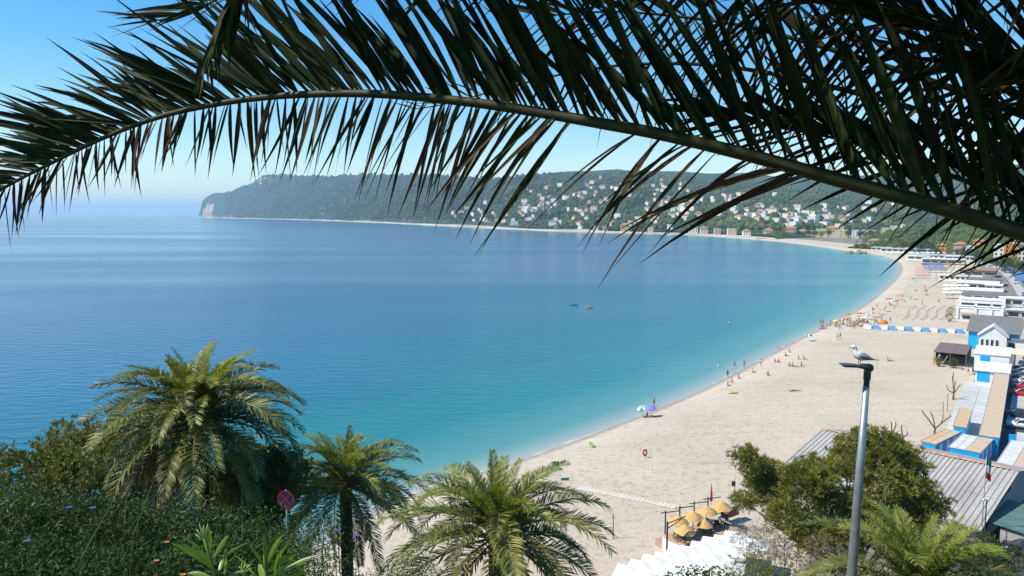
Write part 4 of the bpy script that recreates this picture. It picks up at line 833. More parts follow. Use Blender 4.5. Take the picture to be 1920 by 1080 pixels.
mb = MB(); xr = rl - .05; mb.add([(.2, -W_ + .6, -.5), (xr, -W_ + .6, -.5), (xr, 6, -.5), (.2, 6, -.5), (.2, -W_ + .6, ez + .02), (xr, -W_ + .6, ez + .02), (xr, 0, rz_ - .12), (xr, 6, 3.6), (.2, 6, 3.6), (.2, 0, rz_ - .12)], [(0, 1, 5, 4), (1, 2, 7, 6, 5), (2, 3, 8, 7), (3, 0, 4, 9, 8)]); mb.build('wall', M_PLAST, hs0)
dr = MB().box(11.5, 12.5, -W_ + .53, -W_ + .59, -.4, 1.9).build('door', M_DARK, hs0); MB().box(5.0, 6.2, -W_ + .53, -W_ + .59, .4, 1.6).build('window', M_GLASS, hs0)
MB().tube([(xr + .1, -W_ + .45, ez - .1), (xr + .1, -W_ + .45, -.4)], .07, 6).build('downpipe', M_DARKMETAL, hs0); MB().tube([(-.2, -W_ - .05, ez - .06), (rl + .3, -W_ - .05, ez - .06)], .08, 6).build('gutter', M_DARKMETAL, hs0)
MB().tube([(xr + .08, -W_ + 1.2, .6), (xr + .08, -W_ + 6.2, 2.6), (xr + .08, -1, 3.4)], .06, 6).build('pipe', M_DARKMETAL, hs0)
# green awning lean-to on the gable side
lt = thing('lean_to', 'green sheeted lean-to roof against the grey gable wall', 'lean-to', (R0 + rx * (rl + .1) - Vector((0, 0, R0.z)) + dn * 6.0) + Vector((0, 0, 2)), hz_)
mb = MB(); a_ = [(0, -4.2, 2.25), (4.5, -4.2, 1.95), (4.5, 4.2, 1.95), (0, 4.2, 2.25)]; mb.add(a_ + [(p[0], p[1], p[2] + .06) for p in a_], [(0, 1, 2, 3), (7, 6, 5, 4), (0, 4, 5, 1), (1, 5, 6, 2), (2, 6, 7, 3), (3, 7, 4, 0)]); mb.build('roof_sheet', mat('green_sheet', (.10, .17, .15), .6, .2, 1.2), lt)
MB().box(1.2, 4.3, -3.9, -3.8, 0, 1.9).build('wall_panel', M_PLAST, lt)
for y in (-4.0, 4.0): MB().box(4.3, 4.42, y - .06, y + .06, 0, 2.0).build('post', M_DARKMETAL, lt)
# Italian flag on its pole, CCTV arm beside it
fp = D(1843, 960, 70); fz = 2.2; top = D(1850, 857, 70).z; fl = thing('flag', 'Italian tricolour hanging from a thin pole by the corrugated roof', 'flag', (fp.x, fp.y, fz))
MB().tube([(0, 0, 0), (.0, 0, top - fz)], [.05, .03], 8).build('pole', M_GALV, fl, True)
for k, m_ in enumerate((mat('flag_green', (.01, .22, .09), .8, .1, 3), mat('flag_white', (.75, .75, .73), .8, .05, 3), mat('flag_red', (.55, .03, .04), .8, .1, 3))):
    mb = MB(); vs = []; hh = top - fz - .1
    for i in range(7):
        for j in range(2):
            zz = hh - (k + j) * .68 - i * .05; vs.append((.03 + i * .085, .07 * math.sin(i * 1.5 + k), zz + .04 * math.sin(i)))
    mb.add(vs, [(i * 2, i * 2 + 1, i * 2 + 3, i * 2 + 2) for i in range(6)]); mb.build('stripe', m_, fl, True)
cp = D(1845, 940, 69); ct = thing('security_camera', 'small white camera on a dark post below the flag', 'camera', (cp.x + .25, cp.y, 2.2)); MB().tube([(0, 0, 0), (0, 0, cp.z - 2.2)], .06, 6).build('post', M_DARKMETAL, ct)
MB().box(-.35, .18, -.09, .09, -.09, .09, 0, Matrix.Translation((0, 0, cp.z - 2.1)) @ Matrix.Rotation(R(20), 4, 'Y')).build('housing', M_WPAINT, ct)

# ================================================================ TERRACE WITH STRAW PARASOLS AND WHITE PARASOLS
tz = 2.5; tc_ = P(1312, 1002, tz); ta = math.atan2(P(1370, 978, tz).y - P(1255, 1020, tz).y, P(1370, 978, tz).x - P(1255, 1020, tz).x)
ter = MB().box(-4.4, 4.6, -2.2, 1.9, -1.2, 0).build('terrace', mat('terracotta_floor', (.42, .27, .19), .85, .2, 1.5, fine=.1), None, False, tc_, (0, 0, ta)); tag(ter, kind='structure')
pl_ = thing('planter_wall', 'curved white planter wall with a brick rim at the terrace end', 'planter', tc_, ta)
mb = MB(); rings = []
for k in range(9):
    a_ = math.pi * (.5 + k / 8); cx, cy_ = -4.4 + math.cos(a_) * .5, -.6 + math.sin(a_) * 1.5
    rings.append([Vector((cx, cy_, -1.2)), Vector((cx, cy_, .75)), Vector((cx * .985 + .2, cy_ * .85, .75)), Vector((cx * .985 + .2, cy_ * .85, -1.2))])
mb.loft(rings).build('wall', M_WPAINT, pl_); mb = MB(); mb.loft([[v + Vector((0, 0, .752 if i in (0, 1) else .752)) if False else Vector((v.x, v.y, .753 + (.06 if i in (1, 2) else 0))) for i, v in enumerate(r)] for r in rings]).build('rim', M_RIDGE, pl_)
obj('foliage', leaves_mesh('foliage', [(-3.7, -.6, .9, .35, .6, .6)], 260, .35, .03, LG['mid'], 31, up=1.2), pl_)
M_STRAW = mat('straw_thatch', (.48, .29, .10), .95, .3, 5, c2=(.62, .42, .18), stretch=(1, 1, 3), fine=.25, bump=.5); M_POST = mat('dark_timber', (.06, .04, .03), .8, .3, 3)
def straw(label, px, py, zt, r_, seed):
    rd = random.Random(seed); p = P(px, py, zt); t = thing('straw_parasol', label, 'parasol', (p.x, p.y, tz), rd.random(), 'straw parasols on the terrace'); h = zt - tz
    mb = MB(); n = 28
    for (ra, za, rb, zb) in ((.02, h, r_ * .42, h - .30), (r_ * .36, h - .24, r_ * .74, h - .52), (r_ * .68, h - .44, r_, h - .76)):
        vs = []
        for k in range(n):
            a_ = k * 2 * math.pi / n; j = rd.uniform(.93, 1.06); vs += [(ra * math.cos(a_), ra * math.sin(a_), za), (rb * j * math.cos(a_), rb * j * math.sin(a_), zb + rd.uniform(-.05, .04))]
        mb.add(vs, [(2 * k, 2 * k + 1, (2 * k + 3) % (2 * n), (2 * k + 2) % (2 * n)) for k in range(n)])
    mb.build('thatch', M_STRAW, t); MB().tube([(0, 0, 0), (0, 0, h - .05)], .05, 6).build('pole', M_POST, t)
for k, (lb_, px, py, zt, r_) in enumerate([('straw parasol nearest the white planter wall', 1285, 983, 4.9, 1.05), ('leftmost straw parasol of the back row', 1272, 966, 4.9, 1.1), ('second straw parasol of the back row', 1300, 958, 4.9, 1.1), ('third straw parasol of the back row', 1326, 948, 4.9, 1.1), ('rightmost straw parasol of the back row, beside the red flag', 1353, 939, 4.95, 1.12), ('low straw parasol half hidden in the terrace shade', 1322, 972, 4.4, .8)]): straw(lb_, px, py, zt, r_, k)
fr = thing('timber_frame', 'row of dark timber posts with crossbars behind the straw parasols', 'frame', tc_, ta)
inv = Matrix.Rotation(-ta, 4, 'Z')
def tl(px, py, z): v = inv @ (P(px, py, z) - tc_); return v
for px, pb, pt in ((1247, 1003, 958), (1274, 985, 948), (1301, 970, 939), (1327, 958, 930)):
    b_ = tl(px, pb, 2.2); MB().tube([b_, b_ + Vector((0, 0, (pb - pt) / 17.5))], .075, 6).build('post', M_POST, fr)
    e = b_ + Vector((0, 0, (pb - pt) / 17.5 - .25)); MB().tube([e + inv @ Vector((-.5, 0, -.0)), e + inv @ Vector((1.5, .35, .1))], .055, 6).build('crossbar', M_POST, fr)
b_ = tl(1250, 1046, 2.2); MB().tube([b_, b_ + Vector((0, 0, 3.6))], .09, 6).build('post', M_POST, fr)
e = b_ + Vector((0, 0, 3.4)); MB().tube([e, e + inv @ Vector((1.9, .9, .35))], .06, 6).build('crossbar', M_POST, fr); MB().tube([e - Vector((0, 0, .5)), e + inv @ Vector((1.5, .5, .3))], .05, 6).build('crossbar', M_POST, fr)
M_CANVR = mat('red_canvas', (.42, .03, .05), .7, .15, 3)
rp = P(1333, 955, 2.3); t = thing('closed_parasol', 'closed red parasol standing behind the straw parasols', 'parasol', rp); MB().tube([(0, 0, 0), (0, 0, 3.0)], .03, 6).build('pole', M_POST, t); MB().lathe([(.03, .9), (.16, 1.0), (.13, 1.6), (.07, 2.4), (.02, 2.9), (.001, 2.95)], 10).build('cover', M_CANVR, t, True)
M_CHAIR = mat('dark_chair', (.03, .03, .032), .6, .2, 4)
def chair_(label, loc, rz):
    t = thing('terrace_chair', label, 'chair', loc, rz, 'chairs under the straw parasols'); MB().box(-.25, .25, -.25, .25, .42, .48).build('seat', M_CHAIR, t); MB().box(-.25, .25, .22, .27, .48, .95).build('backrest', M_CHAIR, t)
    for x in (-.22, .22):
        for y in (-.22, .22): MB().box(x - .02, x + .02, y - .02, y + .02, 0, .42).build('leg', M_CHAIR, t)
for k, (px, py) in enumerate([(1325, 990), (1336, 984), (1345, 990), (1318, 998), (1352, 978), (1362, 982), (1338, 996), (1330, 1000)]): chair_('dark terrace chair in the shade of the straw parasols', P(px, py, tz + .005), k * 1.3)
for k, (px, py, lb_) in enumerate([(1332, 989, 'round table under the middle straw parasols'), (1353, 985, 'round table under the rightmost straw parasol'), (1298, 1006, 'round table under the straw parasol by the planter')]):
    t = thing('terrace_table', lb_, 'table', P(px, py, tz + .005), 0); MB().lathe([(.001, .70), (.42, .70), (.42, .74), (.001, .745)], 16).build('table_top', M_WPAINT, t); MB().tube([(0, 0, 0), (0, 0, .7)], .04, 6).build('leg', M_GALV, t); MB().lathe([(.25, 0), (.24, .03), (.001, .04)], 12).build('base', M_GALV, t)
kb = thing('bar_counter', 'brown bar counter at the right end of the straw parasols', 'counter', P(1370, 966, tz), ta); MB().box(-.9, .9, -.4, .4, 0, 1.1).build('cabinet', mat('brown_panel', (.22, .09, .05), .7, .2, 2), kb); MB().box(-1.0, 1.0, -.48, .48, 1.1, 1.16).build('worktop', M_CONC, kb)
M_CANW = mat('white_canvas', (.78, .78, .76), .75, .05, 1.0)
pa, pb_ = P(1158, 1071, 4.6), P(1383, 1002, 4.6); dv = (pb_ - pa); an = math.atan2(dv.y, dv.x); un = dv.normalized(); pn = Vector((un.y, -un.x, 0))
sq = MB(); s_ = 1.12; sq.add([(-s_, -s_, 0), (s_, -s_, 0), (s_, s_, 0), (-s_, s_, 0), (0, 0, .5), (-s_, -s_, -.16), (s_, -s_, -.16), (s_, s_, -.16), (-s_, s_, -.16)], [(0, 1, 4), (1, 2, 4), (2, 3, 4), (3, 0, 4), (0, 5, 6, 1), (1, 6, 7, 2), (2, 7, 8, 3), (3, 8, 5, 0)]); sqm = sq.mesh('canopy', M_CANW); pom = MB().tube([(0, 0, -2.6), (0, 0, .48)], .04, 6).mesh('pole', M_GALV)
nb = 10; ORD = ['first', 'second', 'third', 'fourth', 'fifth', 'sixth', 'seventh', 'eighth', 'ninth', 'tenth', 'eleventh']
for r_ in range(3):
    for k in range(nb):
        if r_ == 2 and k > 5: continue
        p = pa + un * (k + .5 + .3 * r_) * dv.length / nb + pn * (r_ * 2.0 + .5) + Vector((0, 0, .05 * ((k * 7 + r_ * 3) % 5)))
        nm_ = ['back row along the sand', 'middle row', 'front row nearest the viewer'][r_]
        t = thing('white_parasol', 'square white parasol, %s from the left in the %s' % (ORD[k], nm_), 'parasol', p, an + R(38), 'square white parasols, ' + nm_); obj('canopy', sqm, t); obj('pole', pom, t)
sp_ = G(1377, 938); t = thing('loudspeaker_post', 'thin post with a dark loudspeaker by the pine', 'post', sp_); MB().tube([(0, 0, 0), (0, 0, 2.6)], .045, 6).build('pole', M_GALV, t); MB().box(-.35, .02, -.16, .16, 1.75, 2.25).build('speaker', M_DARK, t)

# ================================================================ CARS
def car_proto(name, paint, est=False):
    root = obj(name, None); Lc, Wc = 4.2, 1.72
    sec = [(-2.1, .45, .62, .66), (-2.05, .34, .80, .74), (-1.6, .28, .90, .82), (-.95, .25, .96, .86), (0, .25, .97, .86), (.9, .25, .98, .86), (1.7, .28, .97, .84), (2.02, .36, .90, .78), (2.1, .5, .7, .7)]
    rings = [[Vector((x, -hw * .96, z0)), Vector((x, -hw, (z0 + z1) / 2)), Vector((x, -hw * .93, z1)), Vector((x, 0, z1 + .03)), Vector((x, hw * .93, z1)), Vector((x, hw, (z0 + z1) / 2)), Vector((x, hw * .96, z0))] for x, z0, z1, hw in sec]
    MB().loft(rings).build('body', paint, root, True)
    cab = [(-1.05, .93, .76), (-.35, 1.42, .62), (.2, 1.47, .62), (1.15, 1.44, .6), (1.95, .94, .72)]
    cab = [(-1.05, .94, .80, .94), (-.42, .94, .78, 1.40), (.2, .94, .78, 1.46), (1.2, .94, .77, 1.43), (1.6, .94, .76, 1.28), (1.98, .94, .74, .96)]
    rings = [[Vector((x, -hw, z0)), Vector((x, -hw * .78 if z1 > 1 else -hw, z1)), Vector((x, hw * .78 if z1 > 1 else hw, z1)), Vector((x, hw, z0))] for x, z0, hw, z1 in cab]
    MB().loft(rings).build('windows', M_GLASS, root)
    rings = [[Vector((x, -hw * .79, z1 - .03)), Vector((x, -hw * .6, z1 + .025)), Vector((x, hw * .6, z1 + .025)), Vector((x, hw * .79, z1 - .03))] for x, z0, hw, z1 in cab[1:5]]
    MB().loft(rings).build('roof', paint, root, True)
    for s in (-1, 1):
        mb = MB(); 
        for (a_, b_) in (((-1.05, .80, .95), (-.42, .61, 1.40)), ((.35, .79, .95), (.3, .62, 1.45)), ((1.6, .77, .95), (1.3, .6, 1.42))): mb.tube([(a_[0], s * a_[1], a_[2]), (b_[0], s * b_[1], b_[2])], .04, 4)
        mb.build('pillars', paint, root)
        for x in (-1.32, 1.3):
            wmb = MB(); n = 18; vs = [(x + .32 * math.cos(k * 2 * math.pi / n), s * y, .32 + .32 * math.sin(k * 2 * math.pi / n)) for y in (.66, .87) for k in range(n)]
            wmb.add(vs, [(k, (k + 1) % n, n + (k + 1) % n, n + k) for k in range(n)] + [tuple(range(n)), tuple(range(n, 2 * n))]); wh = wmb.build('wheel', mat('tyre_rubber', (.02, .02, .02), .9, .2, 6), root)
            vs = [(x + .2 * math.cos(k * 2 * math.pi / n), s * .874, .32 + .2 * math.sin(k * 2 * math.pi / n)) for k in range(n)]; MB().add(vs, [tuple(range(n))]).build('rim', M_GALV, wh)
        MB().box(-2.1, -1.98, s * .62 - .14, s * .62 + .14, .62, .76).build('headlight', mat('headlight', (.6, .6, .6), .1, .05, 3), root); MB().box(2.0, 2.08, s * .62 - .12, s * .62 + .12, .66, .84).build('tail_light', M_SRED, root)
        MB().box(-.85, -.68, s * .86 - .08, s * .86 + .08, .95, 1.07).build('mirror', paint, root)
    return root
PAINT = {k: mat('car_paint_' + k, c, .22, .03, 1, spec=.7) for k, c in dict(silver=(.42, .43, .45), grey=(.14, .145, .15), black=(.015, .017, .022), red=(.40, .015, .02), navy=(.015, .025, .06), white=(.70, .70, .70), blue=(.05, .18, .42)).items()}
CARS = {}
def car(colour, label, loc, rz, group='cars parked beside the cabins'):
    if colour not in CARS: c = car_proto('car', PAINT[colour]); CARS[colour] = c
    else: c = copy_tree(CARS[colour])
    c.location = loc; c.rotation_euler = (0, 0, rz); tag(c, label, 'car', group); return c
for colour, lb_, u, v, dr_ in [('black', 'dark car in the far end of the bays by the awning', 66.5, 12.6, 6), ('silver', 'silver car parked under the end of the awning', 62, 12.4, 4), ('grey', 'dark grey car between the silver cars', 56.5, 12.5, 3), ('white', 'light car just beyond the two red cars', 51.2, 12.9, 2), ('red', 'red car, farther of the two red cars', 46.5, 12.9, 0), ('red', 'red car, nearer of the two red cars', 39.5, 12.6, -2), ('navy', 'dark blue car parked alone by the cabins', 22.0, 12.2, 3), ('white', 'white car parked nearest, by the white screen', 15.0, 12.8, 4)]:
    car(colour, lb_, L(u, v - .6, 2.105), RZ + R(dr_))
car('navy', 'dark car at the bottom right corner below the lean-to', P(1925, 1042, 2.1), hz_ + R(20))
ws = thing('screen_wall', 'white screen wall with a blue side beside the cabins', 'wall', L(1.5, 11.6, 2.1), RZ); MB().box(0, 3.6, 0, .2, 0, 2.6).build('panel', M_WPAINT, ws); MB().box(-.9, -.002, 0, .18, 0, 2.2).build('blue_panel', M_BLUE, ws)
# ================================================================ PEOPLE
def skin_mesh(name, verts, edges, rad, mats):
    me = bpy.data.meshes.new(name); me.from_pydata(verts, edges, []); o = bpy.data.objects.new(name, me); col.objects.link(o)
    md = o.modifiers.new('skin', 'SKIN'); o.modifiers.new('sub', 'SUBSURF').levels = 1
    for v, r_ in zip(me.skin_vertices[0].data, rad): v.radius = (r_, r_)
    me.skin_vertices[0].data[0].use_root = True
    dg = bpy.context.evaluated_depsgraph_get(); dg.update(); out = bpy.data.meshes.new_from_object(o.evaluated_get(dg)); out.name = name
    bpy.data.objects.remove(o); out.materials.clear(); out.materials.append(mats); out.polygons.foreach_set('use_smooth', [True] * len(out.polygons)); return out
EDG = [(0, 1), (1, 2), (2, 3), (3, 4), (2, 5), (5, 6), (6, 7), (2, 8), (8, 9), (9, 10), (0, 11), (11, 12), (12, 13), (13, 14), (0, 15), (15, 16), (16, 17), (17, 18)]
RAD = [.12, .115, .11, .05, .085, .05, .04, .028, .05, .04, .028, .085, .055, .04, .03, .085, .055, .04, .03]
POSES = {   # pelvis, waist, chest, neck, head | arm L (shoulder, elbow, hand) | arm R | leg L (hip, knee, ankle, toe) | leg R
 'standing': [(0, 0, .93), (0, 0, 1.1), (0, 0, 1.33), (0, 0, 1.5), (0, -.02, 1.63), (.19, 0, 1.38), (.25, .02, 1.1), (.24, -.06, .86), (-.19, 0, 1.38), (-.25, .02, 1.1), (-.24, -.06, .86), (.1, 0, .82), (.11, -.02, .47), (.11, .02, .08), (.12, -.14, .03), (-.1, 0, .82), (-.11, -.02, .47), (-.11, .02, .08), (-.12, -.14, .03)],
 'walking': [(0, 0, .92), (0, 0, 1.1), (0, -.02, 1.33), (0, -.02, 1.5), (0, -.05, 1.63), (.19, 0, 1.38), (.24, .12, 1.12), (.22, .1, .88), (-.19, 0, 1.38), (-.24, -.1, 1.12), (-.2, -.28, .95), (.1, 0, .82), (.1, -.18, .48), (.1, -.2, .08), (.1, -.36, .04), (-.1, 0, .82), (-.1, .08, .46), (-.1, .3, .14), (-.1, .2, .03)],
 'sitting': [(0, 0, .12), (0, .04, .3), (0, .08, .54), (0, .06, .7), (0, .03, .84), (.19, .1, .6), (.26, .22, .36), (.24, .3, .06), (-.19, .1, .6), (-.26, .0, .38), (-.16, -.28, .42), (.1, -.1, .12), (.13, -.42, .42), (.12, -.7, .08), (.12, -.84, .04), (-.1, -.1, .12), (-.13, -.45, .38), (-.12, -.76, .07), (-.12, -.9, .04)],
 'lying': [(0, 0, .13), (0, .18, .13), (0, .42, .15), (0, .58, .15), (0, .72, .16), (.19, .46, .13), (.28, .26, .08), (.24, .02, .06), (-.19, .46, .13), (-.34, .6, .08), (-.2, .78, .06), (.1, -.1, .12), (.12, -.48, .12), (.12, -.88, .07), (.13, -.96, .14), (-.1, -.1, .12), (-.13, -.46, .2), (-.13, -.84, .07), (-.14, -.94, .12)]}
M_SKIN = mat('skin', (.42, .24, .16), .6, .1, 3, rnd=.35); M_HAIR = mat('hair', (.035, .022, .015), .7, .3, 8, rnd=.4)
CLOTH = {k: mat('cloth_' + k, c, .8, .1, 4) for k, c in dict(black=(.02, .02, .025), red=(.45, .03, .04), blue=(.05, .14, .40), white=(.68, .68, .66), green=(.08, .4, .1), pink=(.55, .18, .25), navy=(.02, .03, .09), orange=(.6, .22, .04), teal=(.03, .25, .28), yellow=(.65, .5, .08)).items()}
PM = {}
for nm, vs in POSES.items():
    body = skin_mesh('body', vs, EDG, RAD, M_SKIN); hv_ = Vector(vs[4]); bm = bmesh.new(); bmesh.ops.create_icosphere(bm, subdivisions=2, radius=.105)
    for v in bm.verts: v.co = Vector((v.co.x, v.co.y * 1.08 + .02, v.co.z * 1.05 + .035)) + hv_
    hm_ = bpy.data.meshes.new('hair'); bm.to_mesh(hm_); bm.free(); hm_.materials.append(M_HAIR)
    fc = MB()
    d_ = Vector((0, -1, 0)) if nm != 'lying' else Vector((0, 0, 1))
    fc.tube([hv_ + d_ * .075, hv_ + d_ * .115 - Vector((0, 0, .02))], [.022, .012], 5)
    pel, wst, che = Vector(vs[0]), Vector(vs[1]), Vector(vs[2]); k1, k2 = Vector(vs[11]), Vector(vs[15])
    sh = MB().tube([pel.lerp(wst, .75), pel, pel.lerp((k1 + k2) / 2, .7)], [.15, .165, .16], 8); sm = sh.mesh('shorts', M_SKIN, True)
    tp = MB().tube([pel.lerp(wst, .3), wst, che, che.lerp(Vector(vs[3]), .45)], [.15, .145, .155, .1], 8).mesh('top', M_SKIN, True)
    PM[nm] = (body, hm_, fc.mesh('nose', M_SKIN), sm, tp)
def person(label, pose, loc, rz, low, top=None, hair=True, group='people on the beach'):
    b, h, f_, s_, t_ = PM[pose]; t = thing('person', label, 'person', loc, rz, group); bo = obj('body', b, t)
    if hair: obj('hair', h, t)
    obj('nose', f_, bo)
    for nm, me_, c_ in (('shorts', s_, low), ('top', t_, top)):
        if c_:
            o = obj(nm, me_, t); o.material_slots[0].link = 'OBJECT'; o.material_slots[0].material = CLOTH[c_]
    return t
def pg(label, pose, px, py, rz, low, top=None, group='people on the beach', sink=0.0):
    g = G(px, py); g.z = max(g.z, -.9) - sink + .01; return person(label, pose, g, R(rz), low, top, True, group)
for a_ in [
 ('dark-haired person standing at the waterline beyond the blue parasol', 'standing', 1226, 763, 200, 'black'), ('person in red sitting under the white and blue parasols', 'sitting', 1214, 783, 30, 'red', 'red'),
 ('person in black standing with feet in the water', 'standing', 1364, 708, 160, 'black', 'black'), ('person in white standing knee deep, left of the group', 'standing', 1347, 692, 90, 'white', 'white', 'people on the beach', .25), ('person wading at the edge left of the sunbathers', 'walking', 1377, 690, 120, 'blue', None, 'people on the beach', .2), ('pale person wading beside the wading bather', 'standing', 1395, 689, 0, 'pink', None, 'people on the beach', .15),
 ('person sitting on a red towel near the waterline', 'sitting', 1365, 724, 40, 'red'), ('person lying by the red towel', 'sitting', 1372, 718, 210, 'pink'), ('person in pink sitting above the waterline', 'sitting', 1385, 710, 20, 'pink', 'pink'), ('person in dark trunks sitting alone', 'sitting', 1412, 699, 60, 'navy'), ('person in black sitting further up the sand', 'sitting', 1440, 704, 10, 'black', 'black'), ('person standing beside a bag on the sand', 'standing', 1427, 687, 180, 'teal', 'white'),
 ('person in white standing at the water beside the sunbathing group', 'walking', 1459, 657, 200, 'white', 'white'), ('person in dark trunks kneeling by the water', 'sitting', 1473, 668, 80, 'navy'), ('person in red sitting by the water', 'sitting', 1480, 661, 30, 'red'), ('person in red sunbathing, left of the reclining group', 'sitting', 1453, 679, 45, 'red', 'red'), ('person in black sunbathing beside the one in red', 'sitting', 1460, 680, 20, 'black', 'black'),
 ('person in red in the reclining group', 'sitting', 1480, 687, 60, 'red'), ('person in orange in the reclining group', 'sitting', 1486, 687, 15, 'orange', 'orange'), ('person lying flat in the reclining group', 'lying', 1494, 688, 70, 'teal'), ('person in black at the right of the reclining group', 'sitting', 1503, 687, 40, 'black', 'black'), ('person sitting behind the reclining group', 'sitting', 1497, 674, 10, 'yellow'), ('person in green sitting behind the reclining group', 'sitting', 1507, 674, 50, 'green', 'green'),
 ('person lying alone on the open sand', 'lying', 1488, 734, 80, 'red'), ('person lying beside the lone sunbather', 'lying', 1494, 733, 75, 'pink'), ('person sitting right of the gull', 'sitting', 1665, 677, 30, 'black'), ('person reclining right of the gull', 'lying', 1672, 677, 60, 'black'),
 ('person in dark trunks standing behind the gull', 'standing', 1570, 637, 120, 'black'), ('person in black standing behind the gull, right one', 'standing', 1575, 635, 220, 'black', 'black'), ('person standing in the shallows, left of the bathers', 'standing', 1524, 606, 90, 'green', 'teal', 'people on the beach', .5), ('bather standing in the shallows', 'standing', 1538, 607, 0, 'black', None, 'people on the beach', .3), ('bather in navy standing in the shallows', 'standing', 1543, 606, 30, 'navy', None, 'people on the beach', .3), ('person swimming beyond the crowd', 'standing', 1588, 574, 30, 'white', 'white', 'people on the beach', .9),
 ('person in black standing by the fence end', 'standing', 1669, 605, 30, 'black', 'black'), ('person in dark clothes walking across the open sand', 'walking', 1729, 572, 60, 'black', 'black'), ('person standing on the sand near the sun beds', 'standing', 1760, 569, 120, 'navy', 'navy'), ('person walking by the pale sand far behind', 'walking', 1734, 548, 90, 'black', 'white'), ('person in white walking along the walk by the blue panel', 'walking', 1815, 702, 30, 'navy', 'white'), ('person in dark clothes standing by the blue panel', 'standing', 1824, 703, 100, 'black', 'black'), ('person in blue sitting at the walk by the pergola', 'sitting', 1804, 694, 60, 'blue', 'blue')]:
    pg(*a_)
rd = random.Random(31); cl = list(CLOTH)
for k in range(84):
    px = rd.gauss(1600, 30); px = min(1660, max(1540, px)); py = 616 - (px - 1540) * .105 + rd.uniform(-6, 6)
    if k >= 62: px = rd.uniform(1630, 1740); py = 590 - (px - 1630) * .42 + rd.uniform(-8, 10)
    ps = rd.choice(['standing', 'sitting', 'sitting', 'lying', 'standing', 'walking'])
    pg('tiny %s beachgoer in %s swimwear in the crowd by the water' % (ps, (c_ := rd.choice(cl))), ps, px, py, rd.uniform(0, 360), c_, rd.choice([None, None, c_]), 'crowd of beachgoers by the water')

# ---- beach gear
def parasol(label, px, py, cols, h=2.1, r_=.95, tilt=(0, 0), group='beach parasols', seg=8, cat='parasol'):
    g = G(px, py); t = thing('beach_parasol', label, cat, g, 0, group); t.rotation_euler = (R(tilt[0]), R(tilt[1]), 0)
    MB().tube([(0, 0, -.2), (0, 0, h)], .025, 5).build('pole', M_GALV, t)
    mb = MB(); n = seg * 2; ring = []
    for (rr, zz) in ((r_ * .5, h - .12), (r_, h - .38), (r_, h - .5)): ring += [(rr * math.cos(k * 2 * math.pi / n), rr * math.sin(k * 2 * math.pi / n), zz) for k in range(n)]
    mb.add([(0, 0, h)] + ring, [])
    for k in range(n):
        j = (k + 1) % n; m_ = (k // 2) % len(cols)
        for f_ in ((0, 1 + k, 1 + j), (1 + k, 1 + n + k, 1 + n + j, 1 + j), (1 + n + k, 1 + 2 * n + k, 1 + 2 * n + j, 1 + n + j)): mb.f.append(f_); mb.m.append(m_)
    mb.build('canopy', [CLOTH[c_] for c_ in cols], t); return t
CLOTH['lilac'] = mat('cloth_lilac', (.16, .2, .55), .8, .1, 4)
parasol('blue and white beach parasol nearest the viewer, left one of a pair', 1207, 782, ['white', 'teal'], tilt=(10, -12)); parasol('lilac blue beach parasol nearest the viewer, right one of a pair', 1222, 782, ['lilac'], tilt=(8, -8))
parasol('navy blue beach parasol by the waterline', 1518, 640, ['navy', 'white'], tilt=(5, -10)); parasol('yellow beach parasol at the left of the crowd', 1567, 612, ['yellow']); parasol('blue beach parasol in the middle of the crowd', 1601, 610, ['blue', 'white']); parasol('white beach parasol in the crowd', 1620, 606, ['white']); parasol('orange beach parasol at the right of the crowd', 1640, 605, ['orange'])
rdp = random.Random(14)
for k, (px, py) in enumerate([(1578, 609), (1588, 606), (1610, 602), (1628, 600), (1636, 596), (1648, 590), (1660, 584), (1672, 573), (1685, 562), (1695, 548), (1702, 536), (1712, 528)]):
    cc = rdp.choice([['red', 'white'], ['blue'], ['yellow', 'green'], ['white', 'blue'], ['orange'], ['pink', 'white'], ['teal']]); parasol('small %s beach parasol in the far crowd, %s from the near end' % (' and '.join(cc), (ORD + ['twelfth'])[k]), px, py, cc, tilt=(rdp.uniform(-8, 8), rdp.uniform(-10, 5)), group='parasols of the far crowd')
g = G(1655, 607); t = thing('beach_tent', 'orange beach tent beside the fence', 'tent', g, R(20)); rings = [[Vector((x, -1.1 * q, 0)), Vector((x, -.9 * q, .7 * q)), Vector((x, 0, 1.3 * q)), Vector((x, .9 * q, .7 * q)), Vector((x, 1.1 * q, 0))] for x, q in ((-1.7, .35), (-1.2, .8), (0, 1), (1.2, .85), (1.7, .4))]; MB().loft(rings, closed=False, cap=False).build('shell', CLOTH['orange'], t, True); MB().tube([(-.1, -1.1, 0), (0, -.9, .72), (0, 0, 1.32), (0, .9, .72), (0, 1.1, 0)], .03, 4).build('pole', M_GALV, t)
def kayak(label, loc, rz, cloth, ln=3.2, group='kayaks'):
    t = thing('kayak', label, 'kayak', loc, rz, group); rings = [[Vector((x, -w_, .26)), Vector((x, -w_ * .7, .05)), Vector((x, w_ * .7, .05)), Vector((x, w_, .26)), Vector((x, 0, .3))] for x, w_ in ((-ln / 2, .03), (-ln * .35, .22), (0, .36), (ln * .35, .22), (ln / 2, .03))]
    MB().loft(rings).build('hull', CLOTH[cloth], t, True); MB().lathe([(.001, .3), (.2, .305), (.24, .33), (.2, .335), (.001, .31)], 10).build('cockpit', M_DARK, t); return t
kayak('red kayak lying on the sand far along the shore', G(1667, 561), R(10), 'red'); kayak('yellow kayak pulled up at the waterline', G(1592, 589), R(-5), 'yellow', 3.6); kayak('red kayak beside the yellow one', G(1614, 588), R(-8), 'red', 3.6); kayak('white paddle board lying among the crowd', G(1648, 594), R(15), 'white', 3.2); kayak('yellow float lying on the sand near the waterline', G(1374, 738), R(5), 'yellow', 2.0)
